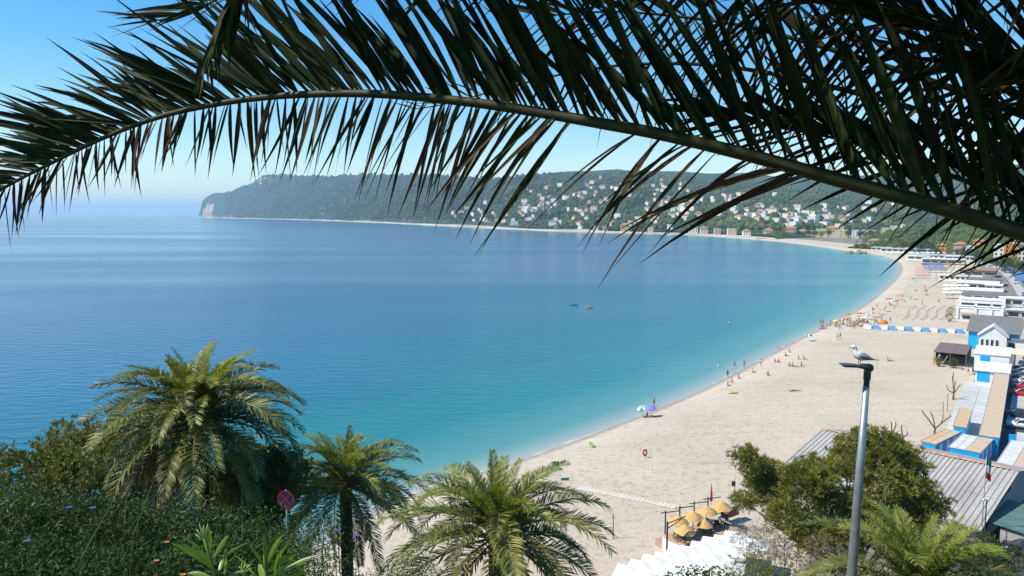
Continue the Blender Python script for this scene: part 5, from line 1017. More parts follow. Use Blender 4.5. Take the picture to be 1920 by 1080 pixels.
for lb_, px, py, c_ in [('left one of two small kayaks out on the bay', 1075, 572, 'teal'), ('right one of two small kayaks out on the bay', 1104, 577, 'yellow')]:
    p = P(px, py, 0); kayak(lb_, p + Vector((0, 0, -.05)), R(8), c_, 3.6); person('person paddling the %s' % lb_[0:5].strip() + ' kayak on the bay' if False else 'paddler seated in the %s kayak out on the bay' % ('left' if px < 1090 else 'right'), 'sitting', p + Vector((0, 0, .18)), R(90), 'black', 'white' if px > 1090 else 'navy', True, 'paddlers')
p = P(1369, 605, 0); person('swimmer standing on a board off the beach', 'standing', p + Vector((0, 0, .1)), R(30), 'white', 'white', True, 'paddlers'); kayak('white paddle board off the beach', p + Vector((0, 0, -.12)), R(60), 'white', 2.6)
p = P(190, 484, 0); t = thing('buoy', 'small white buoy far out on the left of the bay', 'buoy', p); MB().lathe([(.3, -.2), (.5, .1), (.35, .6), (.1, .9), (.06, 2.0), (.001, 2.05)], 12).build('float', M_WPAINT, t, True)
# green beach chair, red rescue ring stand, lifeguard scaffold
g = G(1110, 838); t = thing('beach_chair', 'bright green folding chair alone near the water', 'chair', g, R(150)); M_LIME = mat('lime_canvas', (.28, .62, .08), .7, .1, 3)
MB().box(-.28, .28, -.3, .3, .36, .41).build('seat', M_LIME, t); MB().box(-.28, .28, .28, .33, .4, 1.0, 0, Matrix.Rotation(R(-12), 4, 'X')).build('backrest', M_LIME, t)
for x in (-.27, .27): MB().tube([(x, -.3, 0), (x, .3, .6)], .02, 4).build('leg', M_GALV, t); MB().tube([(x, .35, 0), (x, -.3, .6)], .02, 4).build('leg', M_GALV, t)
g = G(1209, 858); t = thing('rescue_float_stand', 'red rescue float hanging on a short post on the empty sand', 'rescue float', g); MB().tube([(0, 0, 0), (0, 0, 1.2)], .04, 6).build('post', M_GALV, t)
mb = MB(); n, m2 = 14, 6; mb.add([((.26 + .09 * math.cos(b * 2 * math.pi / m2)) * math.cos(a * 2 * math.pi / n), -.1 + .09 * math.sin(b * 2 * math.pi / m2), .75 + (.26 + .09 * math.cos(b * 2 * math.pi / m2)) * 1.5 * math.sin(a * 2 * math.pi / n)) for a in range(n) for b in range(m2)], [(a * m2 + b, a * m2 + (b + 1) % m2, ((a + 1) % n) * m2 + (b + 1) % m2, ((a + 1) % n) * m2 + b) for a in range(n) for b in range(m2)]); mb.build('float', CLOTH['red'], t, True)
g = G(1042, 900); t = thing('lifeguard_chair', 'thin white lifeguard chair frame behind the middle palm', 'lifeguard chair', g)
for x in (-.6, .6):
    for y in (-.6, .6): MB().tube([(x, y, 0), (x * .7, y * .7, 2.6)], .035, 5).build('leg', M_WPAINT, t)
MB().box(-.5, .5, -.5, .5, 1.5, 1.56).build('platform', M_WPAINT, t); MB().box(-.5, .5, .38, .44, 1.56, 2.3).build('backrest', M_DARK, t); MB().tube([(-.5, -.5, 2.0), (.5, -.5, 2.0)], .03, 5).build('rail', M_WPAINT, t)
# board walk across the sand
a_, b_ = P(1085, 911, 1.7), P(1275, 951, 1.9); dv_ = b_ - a_; wk = tag(obj('board_walk', None, None, a_, (0, 0, math.atan2(dv_.y, dv_.x))), kind='structure'); nbd = 24; bm_ = MB().box(.03, dv_.length / nbd - .03, -.55, .55, 0, .05).mesh('board', mat('bleached_boards', (.58, .53, .45), .85, .1, 1.5, rnd=.06))
for k in range(nbd): p = a_ + dv_ * ((k + .5) / nbd); obj('board', bm_, wk, (k * dv_.length / nbd, 0, ground_h(p.x, p.y) + .03 - a_.z))
# short white parasol sockets standing in rows on the empty sand
M_SOCK = mat('socket_pole', (.62, .60, .55), .6, .1, 4); sm_ = MB().tube([(0, 0, -.3), (0, 0, .95)], .026, 5).mesh('pole', M_SOCK); cm_ = MB().lathe([(.035, .94), (.035, 1.0), (.001, 1.01)], 6).mesh('cap', M_SOCK); bs_ = MB().lathe([(.001, .02), (.10, .02), (.09, .05), (.001, .06)], 8).mesh('foot', mat('dark_foot', (.3, .28, .25), .9, .2, 4))
rd = random.Random(8)
for i in range(22):
    for j in range(9):
        u, v = -46 + i * 3.1 + rd.uniform(-.35, .35), -34 + j * 3.3 + rd.uniform(-.35, .35) + .02 * i
        p = O0 + U * u + V * v; off = shore_signed(p.x, p.y)
        if off < 8 or p.y < 70 or rd.random() < .12 or p.x > 36 - (p.y - 80) * .0: continue
        p.z = beach_h(off); rw = ['row nearest the water', 'middle rows', 'rows nearest the terrace'][min(2, j // 3)]
        t = thing('parasol_socket', 'short pale parasol socket pole in the %s on the empty sand' % rw, 'pole', p, 0, 'parasol sockets, ' + rw); t.scale = (1, 1, rd.uniform(.6, 1.1)); t.rotation_euler = (rd.gauss(0, .05), rd.gauss(0, .05), 0); obj('pole', sm_, t); obj('cap', cm_, t); obj('foot', bs_, t)
rp_ = [(1080, 800), (1140, 803), (1205, 806), (1320, 804), (1378, 812), (1438, 822)]
for k, (px, py) in enumerate([(1278, 800), (1318, 805), (1377, 812), (1438, 822)]):
    g = G(px, py); t = thing('rope_post', 'tall pale rope post, number %s from the left at the top of the socket rows' % ['one', 'two', 'three', 'four'][k], 'post', g); MB().tube([(0, 0, -.2), (0, 0, 1.7)], .05, 5).build('shaft', M_SOCK, t); MB().lathe([(.06, 1.68), (.06, 1.78), (.001, 1.8)], 6).build('cap', M_SOCK, t)
# sun beds in curving rows and round white parasols by the white pavilion
lm_ = MB(); lm_.box(-.32, .32, -.2, 1.0, .28, .36); lm_.add([(-.32, -.2, .36), (.32, -.2, .36), (.32, -.75, .72), (-.32, -.75, .72), (-.32, -.2, .30), (.32, -.2, .30), (.32, -.75, .66), (-.32, -.75, .66)], [(0, 1, 2, 3), (7, 6, 5, 4), (0, 4, 5, 1), (2, 6, 7, 3)])
lbm = lm_.mesh('mattress', M_CANW); lg_ = MB()
for x in (-.28, .28):
    for y in (-.5, .9): lg_.box(x - .03, x + .03, y - .03, y + .03, 0, .3)
lgm = lg_.mesh('frame', M_WPAINT)
rd = random.Random(4)
for r_ in range(6):
    for k in range(9):
        px = 1692 + r_ * 18 + k * 2.6 + 3 * math.sin(k * .9); py = 600 - k * 3.1
        g = G(px, py); t = thing('sun_bed', 'white sun bed, %s from the front in the %s curving row from the left' % (ORD[k], ORD[r_]), 'sun bed', g, RZ + R(rd.uniform(-8, 8)), 'white sun beds in curving rows'); obj('mattress', lbm, t); obj('frame', lgm, t)
# ================================================================ FAR BEACH ESTABLISHMENTS, TOWN, WOODS
def wparasol_mesh(r_, h): return MB().lathe([(.03, h), (r_ * .5, h - .18), (r_, h - .5), (r_ * .98, h - .62)], 10)
pcol = {k: wparasol_mesh(1.35, 2.6).mesh('canopy', m_) for k, m_ in dict(white=M_CANW, cream=MATS['cream_canvas'], blue=CLOTH['blue'], pink=mat('cloth_coral', (.60, .28, .24), .8, .1, 4)).items()}; ppole = MB().tube([(0, 0, 0), (0, 0, 2.55)], .05, 5).mesh('pole', M_GALV)
rd = random.Random(12)
def pgrid(label, grp, x0, x1, y0, y1, nx, ny, colr, skew=0.0, sc_=1.0):
    for i in range(nx):
        for j in range(ny):
            py = y0 + (y1 - y0) * j / max(1, ny - 1); px = x0 + (x1 - x0) * i / max(1, nx - 1) + skew * (y1 - py) + rd.uniform(-1, 1)
            t = thing('club_parasol', '%s, %s row' % (label, ORD[ny - 1 - j]), 'parasol', G(px, py + rd.uniform(-.4, .4)), rd.random(), grp); t.scale = (sc_,) * 3; obj('canopy', pcol[colr], t); obj('pole', ppole, t)
pgrid('blue parasol in the blue rows of a far bathing club', 'blue parasols of a far bathing club', 1738, 1772, 500, 511, 7, 4, 'blue', -.8, .9)
pgrid('coral parasol in the coral rows of a far bathing club', 'coral parasols of a far bathing club', 1718, 1738, 506, 522, 5, 4, 'pink', 0, .85)
pgrid('white parasol in the small cluster behind the white pavilion', 'white parasols behind the pavilion', 1774, 1812, 546, 560, 4, 3, 'white', 0, 1.2)
pgrid('white parasol in the rows by the round huts', 'white parasols by the huts', 1752, 1806, 515, 524, 7, 3, 'cream', 0, .8)
pgrid('white parasol far along the curve of the bay', 'white parasols at the curve of the bay', 1700, 1800, 479, 492, 11, 4, 'white', 0, .9)
pgrid('white parasol at the far end of the beach by the trees', 'white parasols at the far beach end', 1655, 1760, 473, 478, 14, 2, 'white', 0, .9)
pgrid('cream parasol beside the long white roof', 'cream parasols by the road', 1795, 1850, 500, 512, 6, 3, 'cream', 0, 1.0)
# beach clubs: flat roofed pavilions with open fronts
M_CREAM = mat('cream_render', (.58, .50, .38), .85, .1, .3); M_BROWNR = mat('brown_roof', (.30, .17, .10), .85, .2, .5); M_TERRA = mat('terracotta_roof', (.38, .17, .09), .85, .25, .4)
def pavilion(label, px, py, w_, ln, h, wall, roof, nwin=3, over=.4, rot=0.0, cat='pavilion', deep=False):
    g = G(px, py); t = thing('beach_pavilion', label, cat, (g.x, g.y, g.z - .1), RZ + rot, 'bathing clubs along the shore'); MB().box(-w_ / 2, w_ / 2, 0, ln, 0, h).build('wall', wall, t); MB().box(-w_ / 2 - over, w_ / 2 + over, -over * 1.6, ln + over, h + .003, h + .25).build('roof', roof, t)
    q = w_ / nwin
    for k in range(nwin): x = -w_ / 2 + k * q; f_ = MB().box(x + .3, x + q - .3, -.06, -.002, h * .32, h * .85).build('window', M_WPAINT, t); MB().box(x + .42, x + q - .42, -.09, -.062, h * .38, h * .8).build('pane', M_GLASS, f_)
    for y in (.3, .65): MB().box(-w_ / 2 - .06, -w_ / 2 - .002, ln * y, ln * y + 2.2, .8, h * .8).build('side_window', M_GLASS, t)
    return t
t = thing('beach_pavilion', 'white two-bay pavilion with wide framed openings beside the sun beds', 'pavilion', L(151.5, -6.6, 1.9), RZ, 'bathing clubs along the shore')
MB().box(0, 12.2, 0, 12, 0, 3.2).build('wall', M_WPAINT, t)
for x0, x1 in ((-.2, .5), (4.6, 5.4), (8.9, 9.5), (11.7, 12.4)): MB().box(x0, x1, -.4, .3, 0, 5.6).build('pier', M_WPAINT, t)
MB().box(-.3, 12.5, -.5, .4, 5.2, 5.9).build('lintel', M_WPAINT, t); MB().box(-.3, 12.5, 9, 12.3, 3.2, 5.9).build('rear_room', M_WPAINT, t); MB().box(.5, 11.7, 8.9, 8.998, 3.6, 5.2).build('dark_opening', M_DARK, t); MB().box(.4, 11.8, -.45, -.32, 3.9, 4.1).build('rail', M_DARKMETAL, t)
for a_ in [('dark-roofed club house behind the white pavilion', 1843, 569, 13, 9, 3.4, M_WPAINT, M_GREYROOF, 4), ('white-roofed club house further behind the pavilion', 1838, 560, 14, 12, 3.2, M_WPAINT, M_WPAINT, 4), ('cream club house with stepped white roofs', 1832, 545, 15, 14, 3.2, M_CREAM, M_WPAINT, 4), ('low club house with a dark flat roof by the road', 1845, 536, 14, 12, 3.0, M_WPAINT, M_GREYROOF, 4),
           ('brown-roofed club house beyond the stepped roofs', 1832, 520, 16, 16, 3.6, M_BROWNR, M_BROWNR, 3), ('row of white cabins beyond the brown-roofed club house', 1800, 527, 18, 3, 2.6, M_WPAINT, M_WPAINT, 8), ('long brown beach restaurant at the curve of the bay', 1768, 497, 24, 12, 3.8, M_BROWNR, M_WPAINT, 5), ('white beach kiosk left of the brown restaurant', 1722, 488, 14, 8, 3.0, M_WPAINT, M_WPAINT, 3), ('long white cabin row far along the beach', 1760, 486, 30, 8, 3.0, M_WPAINT, M_WROOF, 8), ('white cabin row by the small point', 1700, 474, 40, 8, 3.4, M_WPAINT, M_WROOF, 9), ('white club house beside the road trees', 1802, 490, 20, 10, 3.4, M_WPAINT, M_WROOF, 4), ('pale cabin row beyond the far kiosk', 1675, 471, 36, 8, 3.2, M_WPAINT, M_WROOF, 9), ('white kiosk by the road', 1862, 548, 6, 6, 3, M_WPAINT, M_WPAINT, 2), ('white cabin by the car park gate', 1896, 575, 7, 6, 3, M_WPAINT, M_WPAINT, 2), ('pale shed at the right edge beside the road', 1912, 600, 7, 6, 3, M_CREAM, M_WROOF, 2), ('tiny white hut before the white pavilion', 1812, 603, 3, 3, 2.4, M_WPAINT, M_ORANGE, 1)]: pavilion(*a_)
pot_ = [(1780, 603), (1782, 590), (1888, 575), (1868, 565), (1912, 590), (1880, 600)]
for k, (px, py) in enumerate(pot_): potted('shrub in a pot by the white pavilion, number %s' % ['one', 'two', 'three', 'four', 'five', 'six'][k] if False else ['leafy plant at the left corner of the white pavilion', 'leafy plant behind the left corner of the white pavilion', 'leafy plant beside the white cabin at the gate', 'leafy plant by the white kiosk', 'leafy plant at the right edge beside the pale shed', 'leafy plant right of the white pavilion'][k], G(px, py), 1.1, 2.6, 'mid', 60 + k, 300)
# cars on the far road
rd = random.Random(3); far_cols = ['white', 'silver', 'grey', 'black', 'blue', 'red', 'navy']
for k in range(26):
    i = near_i + 22 + int((mid_i - near_i - 18) * k / 25.0); f_ = rd.random(); o_ = 57.0 if k % 3 == 0 else (63.2 if k % 3 == 1 else 52.6)
    p = SH[i].lerp(SH[min(i + 1, len(SH) - 1)], f_) + SHN[i] * o_; tdir = SH[i + 1] - SH[i]; cc = far_cols[k % 7]
    pl = {57.0: 'driving on the near lane of the shore road', 63.2: 'driving on the far lane of the shore road', 52.6: 'parked on the pavement side of the shore road'}[o_]
    car(cc, 'small %s car %s' % (cc, pl), p + Vector((0, 0, 2.17 if o_ > 54 else 2.285)), math.atan2(tdir.y, tdir.x), 'cars on the shore road')
# trees between road and houses
def make_tree(h, r_, kind, seed, n=1400, ls=.55):
    root = obj('tree', None); rd = random.Random(seed); lobes = []
    for k in range(7): a_ = k * 2.4; q = rd.uniform(.2, .6) * r_; lobes.append((math.cos(a_) * q, math.sin(a_) * q, h * rd.uniform(.5, .82), r_ * rd.uniform(.45, .65), r_ * rd.uniform(.45, .65), h * rd.uniform(.18, .26)))
    obj('crown', leaves_mesh('crown', lobes, n, ls, ls * .3, LG[kind], seed, shell=.5), root); MB().tube([(0, 0, -.5), (.1, 0, h * .35), (0, .1, h * .7)], [.3, .22, .08], 6).build('trunk', M_BARK, root)
    branches('limb', (.1, 0, h * .35), [l[:3] for l in lobes], .1, M_BARK, seed, root); return root
protos = [make_tree(8, 4.0, 'mid', 1), make_tree(7, 3.6, 'olive', 2), make_tree(9, 4.2, 'dark', 3)]; used = set()
def place_tree(i, loc, label, s_, rz):
    if i not in used: t = protos[i]; used.add(i)
    else: t = copy_tree(protos[i])
    t.location = loc; t.scale = (s_,) * 3; t.rotation_euler = (0, 0, rz); tag(t, label, 'tree', 'trees along the shore road'); return t
rd = random.Random(9)
TREES = [(1868, 506, 0, 1.0, 'round green tree behind the shore road, left of the blue sign'), (1885, 512, 0, 1.15, 'large round green tree behind the shore road'), (1902, 510, 1, 1.1, 'olive green tree at the right edge behind the shore road'), (1848, 498, 1, .9, 'olive tree where the shore road bends'), (1832, 492, 0, .9, 'green tree where the shore road disappears'), (1815, 488, 2, .9, 'dark tree beyond the bend of the shore road'), (1795, 483, 0, .9, 'green tree before the ochre houses'), (1780, 480, 1, .8, 'pale tree right of the orange house'), (1745, 476, 2, 1.1, 'dark tree left of the orange house'), (1728, 475, 0, 1.1, 'green tree at the foot of the wooded hill'), (1712, 474, 2, 1.2, 'dark tree at the foot of the wooded hill'), (1694, 472, 0, 1.2, 'green tree at the left foot of the wooded hill'), (1676, 470, 1, 1.1, 'olive tree behind the far cabins'), (1918, 520, 2, 1.0, 'dark tree cut by the right edge')]
for px, py, i, s_, lb_ in TREES: p = P(px, py, 2.2); place_tree(i, p, lb_, s_, rd.random() * 6)
sg_ = P(1916, 535, 2.3); t = thing('billboard', 'blue billboard at the right edge beside the road', 'billboard', sg_, R(-20)); MB().box(-3, 3, -.1, .1, 2.2, 6.2).build('panel', MATS['faded_blue_panel'], t); MB().box(-2.6, -2.4, -.08, .08, 0, 2.2).build('post', M_GALV, t); MB().box(2.4, 2.6, -.08, .08, 0, 2.2).build('post', M_GALV, t)

# ---- houses
HW = {k: mat('wall_' + k, c, .85, .08, .2) for k, c in dict(white=(.74, .72, .68), cream=(.66, .57, .44), pink=(.55, .36, .29), ochre=(.58, .36, .14), orange=(.62, .26, .06), yellow=(.62, .48, .22)).items()}
HM = {}
def house_meshes(w_, d_, h, wall, style):
    key = (w_, d_, h, wall, style)
    if key in HM: return HM[key]
    wm = MB().box(-w_ / 2, w_ / 2, -d_ / 2, d_ / 2, -6, h).mesh('wall', HW[wall]); mb = MB()
    if style == 'flat': mb.box(-w_ / 2 - .3, w_ / 2 + .3, -d_ / 2 - .3, d_ / 2 + .3, h + .003, h + .5); rm_ = mb.mesh('roof', HW['white'])
    else:
        o = .7; mb.add([(-w_ / 2 - o, -d_ / 2 - o, h), (w_ / 2 + o, -d_ / 2 - o, h), (w_ / 2 + o, d_ / 2 + o, h), (-w_ / 2 - o, d_ / 2 + o, h), (-w_ / 2 + d_ * .4, 0, h + d_ * .26), (w_ / 2 - d_ * .4, 0, h + d_ * .26)], [(0, 1, 5, 4), (1, 2, 5), (2, 3, 4, 5), (3, 0, 4), (3, 2, 1, 0)]); rm_ = mb.mesh('roof', M_TERRA)
    fl_ = max(1, int(h / 3)); nw = max(2, int(w_ / 3.6)); q = w_ / nw; win = MB().box(-.55, .55, -d_ / 2 - .09, -d_ / 2 - .004, -.8, .8).mesh('window', M_GLASS)
    wins = [(-w_ / 2 + (i + .5) * q, 0, 1.6 + 3 * f_) for i in range(nw) for f_ in range(fl_)]
    HM[key] = (wm, rm_, win, wins); return HM[key]
def house(label, p, rz, dims, wall, style, group, windows, name='house', cat='house'):
    wm, rm_, win, wins = house_meshes(*dims, wall, style); t = thing(name, label, cat, p, rz, group); obj('wall', wm, t); obj('roof', rm_, t)
    if windows:
        for w3 in wins: obj('window', win, t, w3)
    return t
rd = random.Random(77)
def facing(p): return math.atan2(-p.x, p.y) * -1 + 0
HP = []
def scatter(label0, grp, cx, cy, sx, sy, n, dims, walls, hills=('village_hill', 'headland')):
    k = 0; tries = 0
    while k < n and tries < n * 8:
        tries += 1; px, py = rd.gauss(cx, sx), rd.gauss(cy, sy)
        p = on_hill(px, py, hills)
        if p is None or p.z < 4: continue
        if any(abs(px - hx) < 5 and abs(py - hy) < 2.5 for hx, hy in HP): continue
        HP.append((px, py))
        d_ = dims[rd.randrange(len(dims))]; wl = rd.choice(walls); sty = rd.choice(['flat', 'flat', 'hip']); sz = 'small' if d_[0] < 11 else ('mid-sized' if d_[0] < 14 else 'wide'); label = '%s %s house with a %s roof %s' % (sz, wl, 'flat' if sty == 'flat' else 'tiled', label0.replace('pale house ', '')); house(label, p + Vector((0, 0, .5)), -.55 + rd.uniform(-.45, .45) - math.atan2(p.x, p.y), d_, wl, sty, grp, False); k += 1
SM = [(9, 8, 6), (11, 9, 7), (14, 10, 8), (10, 9, 5), (17, 10, 8)]
for lb_, cx, cy, sx, sy, n in [('pale house in the middle cluster on the far hillside', 1050, 385, 34, 15, 32), ('pale house in the left scatter on the far hillside', 985, 400, 26, 11, 18), ('pale house on the slope above the far shore', 1110, 365, 24, 13, 12), ('pale house in the dense right cluster on the far hillside', 1255, 395, 26, 10, 34), ('pale house high on the far hillside', 1200, 350, 50, 10, 16), ('pale house on the slope under the palm frond', 1345, 375, 35, 10, 24), ('pale house on the right of the far hillside', 1400, 400, 40, 12, 24), ('pale house above the far town', 1500, 415, 40, 9, 28), ('pale house scattered left of the village hill', 890, 395, 30, 10, 10), ('pale house along the lower slope of the far hillside', 1150, 420, 70, 6, 18), ('pale house on the hill behind the town', 1600, 395, 50, 10, 14), ('pale house in the terraces left of the middle cluster', 940, 415, 30, 6, 10)]:
    scatter(lb_, lb_.replace('pale house', 'pale houses'), cx, cy, sx, sy, n, SM, ['white', 'white', 'white', 'cream', 'cream', 'pink'])
# waterfront blocks
def front(px, zt, w_, lab, wall, style='flat', h=None, off=34, d_=12):
    best = min((i for i in range(len(SH)) if SH[i].y > 900), key=lambda i: abs(px_of(SH[i] + SHN[i] * off) - px)); i = best
    a_, b_ = SH[i - 1], SH[i + 1]; f_ = (px - px_of(a_ + SHN[i] * off)) / (px_of(b_ + SHN[i] * off) - px_of(a_ + SHN[i] * off) + 1e-6); p = a_.lerp(b_, max(0, min(1, f_))) + SHN[i] * off; dist = p.y
    house(lab, Vector((p.x, p.y, 3.5)), -math.atan2(p.x, p.y) * .6, (round(w_ * dist / FPX, 0), d_, round(zt * dist / FPX, 0)), wall, style, None, True, 'waterfront_block', 'building')
for k, (px, hh, w_, wall, nm) in enumerate([(607, 12, 8, 'pink', 'reddish waterfront block, left of the pair under the headland'), (618, 9, 12, 'pink', 'low reddish waterfront block between the pair under the headland'), (632, 10, 7, 'cream', 'cream waterfront block right of the reddish ones'), (670, 6, 10, 'cream', 'cream waterfront block standing alone on the far shore'), (683, 7, 8, 'yellow', 'yellowish waterfront block beside the cream one'), (697, 6, 9, 'white', 'white waterfront block beside the yellowish one'), (727, 6, 9, 'cream', 'small cream waterfront block on the far shore'), (762, 8, 11, 'cream', 'cream waterfront block below the wooded headland'), (780, 6, 26, 'pink', 'long low pinkish waterfront building'), (798, 10, 6, 'yellow', 'tall yellowish waterfront block at the end of the long one'), (824, 6, 6, 'white', 'small white waterfront block'), (836, 5, 6, 'cream', 'small cream waterfront block right of the white one'), (918, 8, 7, 'cream', 'cream waterfront block, left of the twin blocks'), (927, 10, 7, 'yellow', 'yellowish waterfront block, right of the twin blocks'), (972, 6, 9, 'white', 'white waterfront villa below the left scatter'), (1043, 8, 8, 'cream', 'cream waterfront villa by the jetty'), (1118, 8, 9, 'white', 'white waterfront villa under the houses'), (1135, 7, 9, 'pink', 'pink waterfront villa under the houses'), (1172, 11, 16, 'yellow', 'long yellow waterfront villa'), (1220, 7, 9, 'cream', 'cream waterfront villa right of the yellow one'), (1300, 10, 15, 'white', 'white waterfront hotel under the palm frond'), (1320, 9, 14, 'cream', 'cream waterfront hotel next to the white one'), (1345, 8, 12, 'pink', 'pink waterfront hotel between two pale ones'), (1372, 9, 15, 'cream', 'cream waterfront hotel at the near end of the row'), (1400, 8, 14, 'white', 'white waterfront hotel before the town')]):
    front(px, hh, w_, nm, wall, 'hip' if k % 3 == 0 else 'flat')
# town at the head of the bay
def town(px, pb, pt, w_, dist, wall, style, lab, d_=14):
    p = D(px, pb, dist); pz_ = 3.0; h = D(px, pt, dist).z - pz_; house(lab, Vector((p.x, p.y, pz_)), -math.atan2(p.x, p.y), (max(6, round(w_ * dist / FPX, 1)), d_, round(h, 1)), wall, style, 'buildings of the town', True, 'town_building', 'building')
TW = [(1440, 450, 432, 18, 1120, 'white', 'hip', 'white town building at the left end of the town'), (1462, 450, 434, 16, 1110, 'cream', 'flat', 'cream town building beside the white one'), (1482, 452, 428, 18, 1080, 'pink', 'hip', 'tall pink town building with a tiled roof'), (1505, 452, 434, 20, 1080, 'cream', 'hip', 'cream town building right of the pink one'), (1522, 455, 433, 22, 1060, 'pink', 'flat', 'pinkish town building before the trees'), (1540, 455, 430, 20, 1050, 'yellow', 'flat', 'yellowish town building in the middle of the town'), (1560, 456, 428, 22, 1040, 'cream', 'hip', 'large cream town building in the middle of the town'), (1580, 456, 432, 14, 1030, 'yellow', 'flat', 'narrow yellow town building by the bell tower'), (1603, 456, 432, 12, 1010, 'white', 'flat', 'white town building right of the bell tower'), (1622, 446, 432, 12, 1300, 'white', 'flat', 'white town block behind the bell tower'), (1640, 448, 436, 16, 1250, 'cream', 'hip', 'cream town block right of the bell tower'), (1535, 440, 424, 18, 1400, 'cream', 'flat', 'cream town block behind the front row'), (1500, 440, 424, 16, 1420, 'white', 'flat', 'white town block behind the pink building'), (1570, 440, 422, 18, 1400, 'white', 'flat', 'white town block behind the bell tower row'), (1660, 446, 428, 14, 1150, 'yellow', 'flat', 'yellow town block at the foot of the wooded hill'), (1676, 444, 424, 14, 1150, 'cream', 'flat', 'cream tower block at the foot of the wooded hill'), (1690, 440, 421, 10, 1180, 'white', 'flat', 'white tower block above the wooded hill'), (1470, 440, 427, 14, 1450, 'white', 'hip', 'white town villa behind the front row')]
for a_ in TW: town(*a_)
p = D(1578, 450, 1060); t = thing('bell_tower', 'tall cream bell tower rising over the town roofs', 'tower', Vector((p.x, p.y, 2.5)), -math.atan2(p.x, p.y)); hh = D(1578, 420, 1060).z - 2.5
MB().box(-2.4, 2.4, -2.4, 2.4, 0, hh * .72).build('shaft', HW['yellow'], t); bf = MB().box(-2.0, 2.0, -2.0, 2.0, hh * .72 + .6, hh * .9).build('belfry', HW['cream'], t); MB().box(-2.7, 2.7, -2.7, 2.7, hh * .72 + .003, hh * .72 + .6).build('cornice', HW['cream'], t); MB().box(-.8, .8, -2.06, -2.004, hh * .76, hh * .87).build('belfry_opening', M_DARK, bf)
mb = MB(); mb.add([(-2.3, -2.3, hh * .9 + .003), (2.3, -2.3, hh * .9 + .003), (2.3, 2.3, hh * .9 + .003), (-2.3, 2.3, hh * .9 + .003), (0, 0, hh)], [(0, 1, 4), (1, 2, 4), (2, 3, 4), (3, 0, 4), (3, 2, 1, 0)]); mb.build('spire', M_TERRA, t)
# ochre and orange houses on the near right slope
NR = [(1764, 478, 460, 16, 640, 'orange', 'hip', 'bright orange house at the foot of the wooded hill'), (1688, 466, 452, 10, 820, 'orange', 'hip', 'small orange house among the trees of the wooded hill'), (1640, 463, 451, 22, 850, 'pink', 'hip', 'pink house left of the small orange one'), (1660, 464, 452, 16, 840, 'ochre', 'hip', 'ochre house beside the pink one'), (1708, 455, 444, 10, 880, 'white', 'flat', 'white house high in the wooded hill'), (1800, 478, 458, 22, 620, 'pink', 'hip', 'wide pink house with a tiled roof behind the road'), (1818, 478, 462, 14, 600, 'white', 'flat', 'white house beside the wide pink one'), (1834, 478, 452, 18, 600, 'ochre', 'hip', 'ochre house with a tiled roof above the road'), (1872, 480, 459, 16, 540, 'white', 'flat', 'white modern house with balconies above the road'), (1894, 482, 456, 22, 520, 'orange', 'flat', 'orange block of flats at the right above the road trees'), (1916, 470, 452, 20, 560, 'pink', 'hip', 'salmon house at the right edge'), (1915, 488, 468, 12, 480, 'cream', 'flat', 'cream house at the right edge above the road')]
for px, pb, pt, w_, dist, wall, style, lab in NR:
    b_ = D(px, pb, dist); tp_ = D(px, pt, dist); house(lab, b_ + Vector((0, 0, 0)), -math.atan2(b_.x, b_.y), (round(w_ * dist / FPX, 1), 9, round(tp_.z - b_.z, 1)), wall, style, None, True)
# castle watchtower on the ridge far left and the church on the spur
p = on_hill(486, 337, ('headland',)) or D(486, 337, 6000); 
# ---- woods
def blob_forest(name, label, regions, material, seed):
    """many small uneven crowns merged in one wood"""
    rg = random.Random(seed); bm = bmesh.new(); bmesh.ops.create_icosphere(bm, subdivisions=1, radius=1); iv = [v.co.copy() for v in bm.verts]; iff = [tuple(v.index for v in f.verts) for f in bm.faces]; bm.free(); mb = MB()
    for (hname, x0, x1, f_top, f_bot, n, smin, smax) in regions:
        k = 0
        for _ in range(n):
            px = rg.uniform(x0, x1); py = rg.uniform(f_top(px), f_bot(px)); p = on_hill(px, py, hname)
            if p is None or any(abs(px - hx) < 6 and -3 < py - hy < 6 for hx, hy in HP): continue
            s_ = rg.uniform(smin, smax); e = s_ * rg.uniform(.8, 1.3)
            vs = [p + Vector((v.x * s_ * rg.uniform(.65, 1.2), v.y * s_ * rg.uniform(.65, 1.2), v.z * e * rg.uniform(.6, 1.25) + e * .5)) for v in iv]; mb.add(vs, iff)
    return tag(mb.build(name, material), label, 'woods', kind='stuff')
M_WOOD = mat('wood_crowns', (.018, .042, .014), .95, .4, .012, c2=(.10, .135, .04), spec=.05, fine=.5)
blob_forest('woods', 'green woods on the village hill across the bay', [(('village_hill',), 790, 1900, lambda x: 333 if x < 1300 else 350, lambda x: 432, 7000, 3, 7)], M_WOOD, 3)
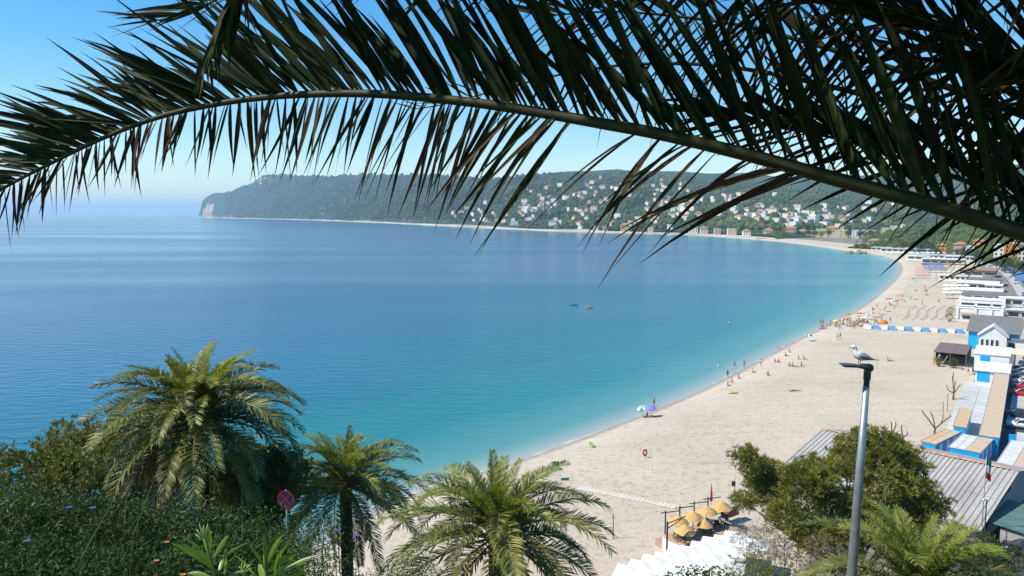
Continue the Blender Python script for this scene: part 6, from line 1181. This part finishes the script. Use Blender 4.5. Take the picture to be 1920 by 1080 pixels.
M_WOOD0 = mat('headland_crowns', (.013, .030, .014), .95, .4, .006, c2=(.058, .084, .034), spec=.05, fine=.5)
blob_forest('headland_woods', 'dark scrub woods covering the headland', [(('headland',), 420, 1300, lambda x: 327, lambda x: 412, 8500, 5, 11)], M_WOOD0, 4)
M_WOOD2 = mat('near_wood_crowns', (.02, .045, .010), .9, .45, .08, c2=(.09, .125, .028), spec=.1, fine=.4)
blob_forest('hill_woods', 'woods on the hill above the shore road', [(('wooded_hill',), 1600, 1960, lambda x: 420, lambda x: 476, 2200, 1.6, 3.4)], M_WOOD2, 5)
# seafront trees before the town
rd = random.Random(6)
for k, px in enumerate((1496, 1506, 1516, 1527, 1540, 1553, 1612, 1622, 1632, 1590, 1468, 1643)):
    p = D(px, 458 - abs(px - 1560) * .03, 985 if px > 1590 else 1020); p.z = 2.5; place_tree(k % 3, p, ['dark green seafront tree before the town, %s' % s for s in ('leftmost of the middle clump', 'second in the middle clump', 'third in the middle clump', 'fourth in the middle clump', 'fifth in the middle clump', 'rightmost of the middle clump', 'left of three by the white building', 'middle of three by the white building', 'right of three by the white building', 'under the bell tower', 'left of the pink building', 'at the foot of the wooded hill')][k], 1.3, rd.random() * 6)
# rocks and a small jetty at the point
rk = random.Random(2); bm = bmesh.new(); bmesh.ops.create_icosphere(bm, subdivisions=2, radius=1); iv = [v.co.copy() for v in bm.verts]; iff = [tuple(v.index for v in f.verts) for f in bm.faces]; bm.free(); M_ROCK = mat('breakwater_rock', (.22, .19, .15), .9, .3, .5, bump=.4)
for k in range(16):
    p = P(1588 + rk.uniform(0, 44), 473 + rk.uniform(-1, 3), 0); s_ = rk.uniform(1.2, 2.6); mb = MB(); mb.add([Vector((v.x * s_ * rk.uniform(.75, 1.25), v.y * s_ * rk.uniform(.75, 1.25), v.z * s_ * .7 * rk.uniform(.7, 1.2))) for v in iv], iff); tag(mb.build('rock', M_ROCK, None, False, p + Vector((0, 0, .4))), 'brown boulder in the breakwater at the small point', 'rock', 'breakwater boulders')
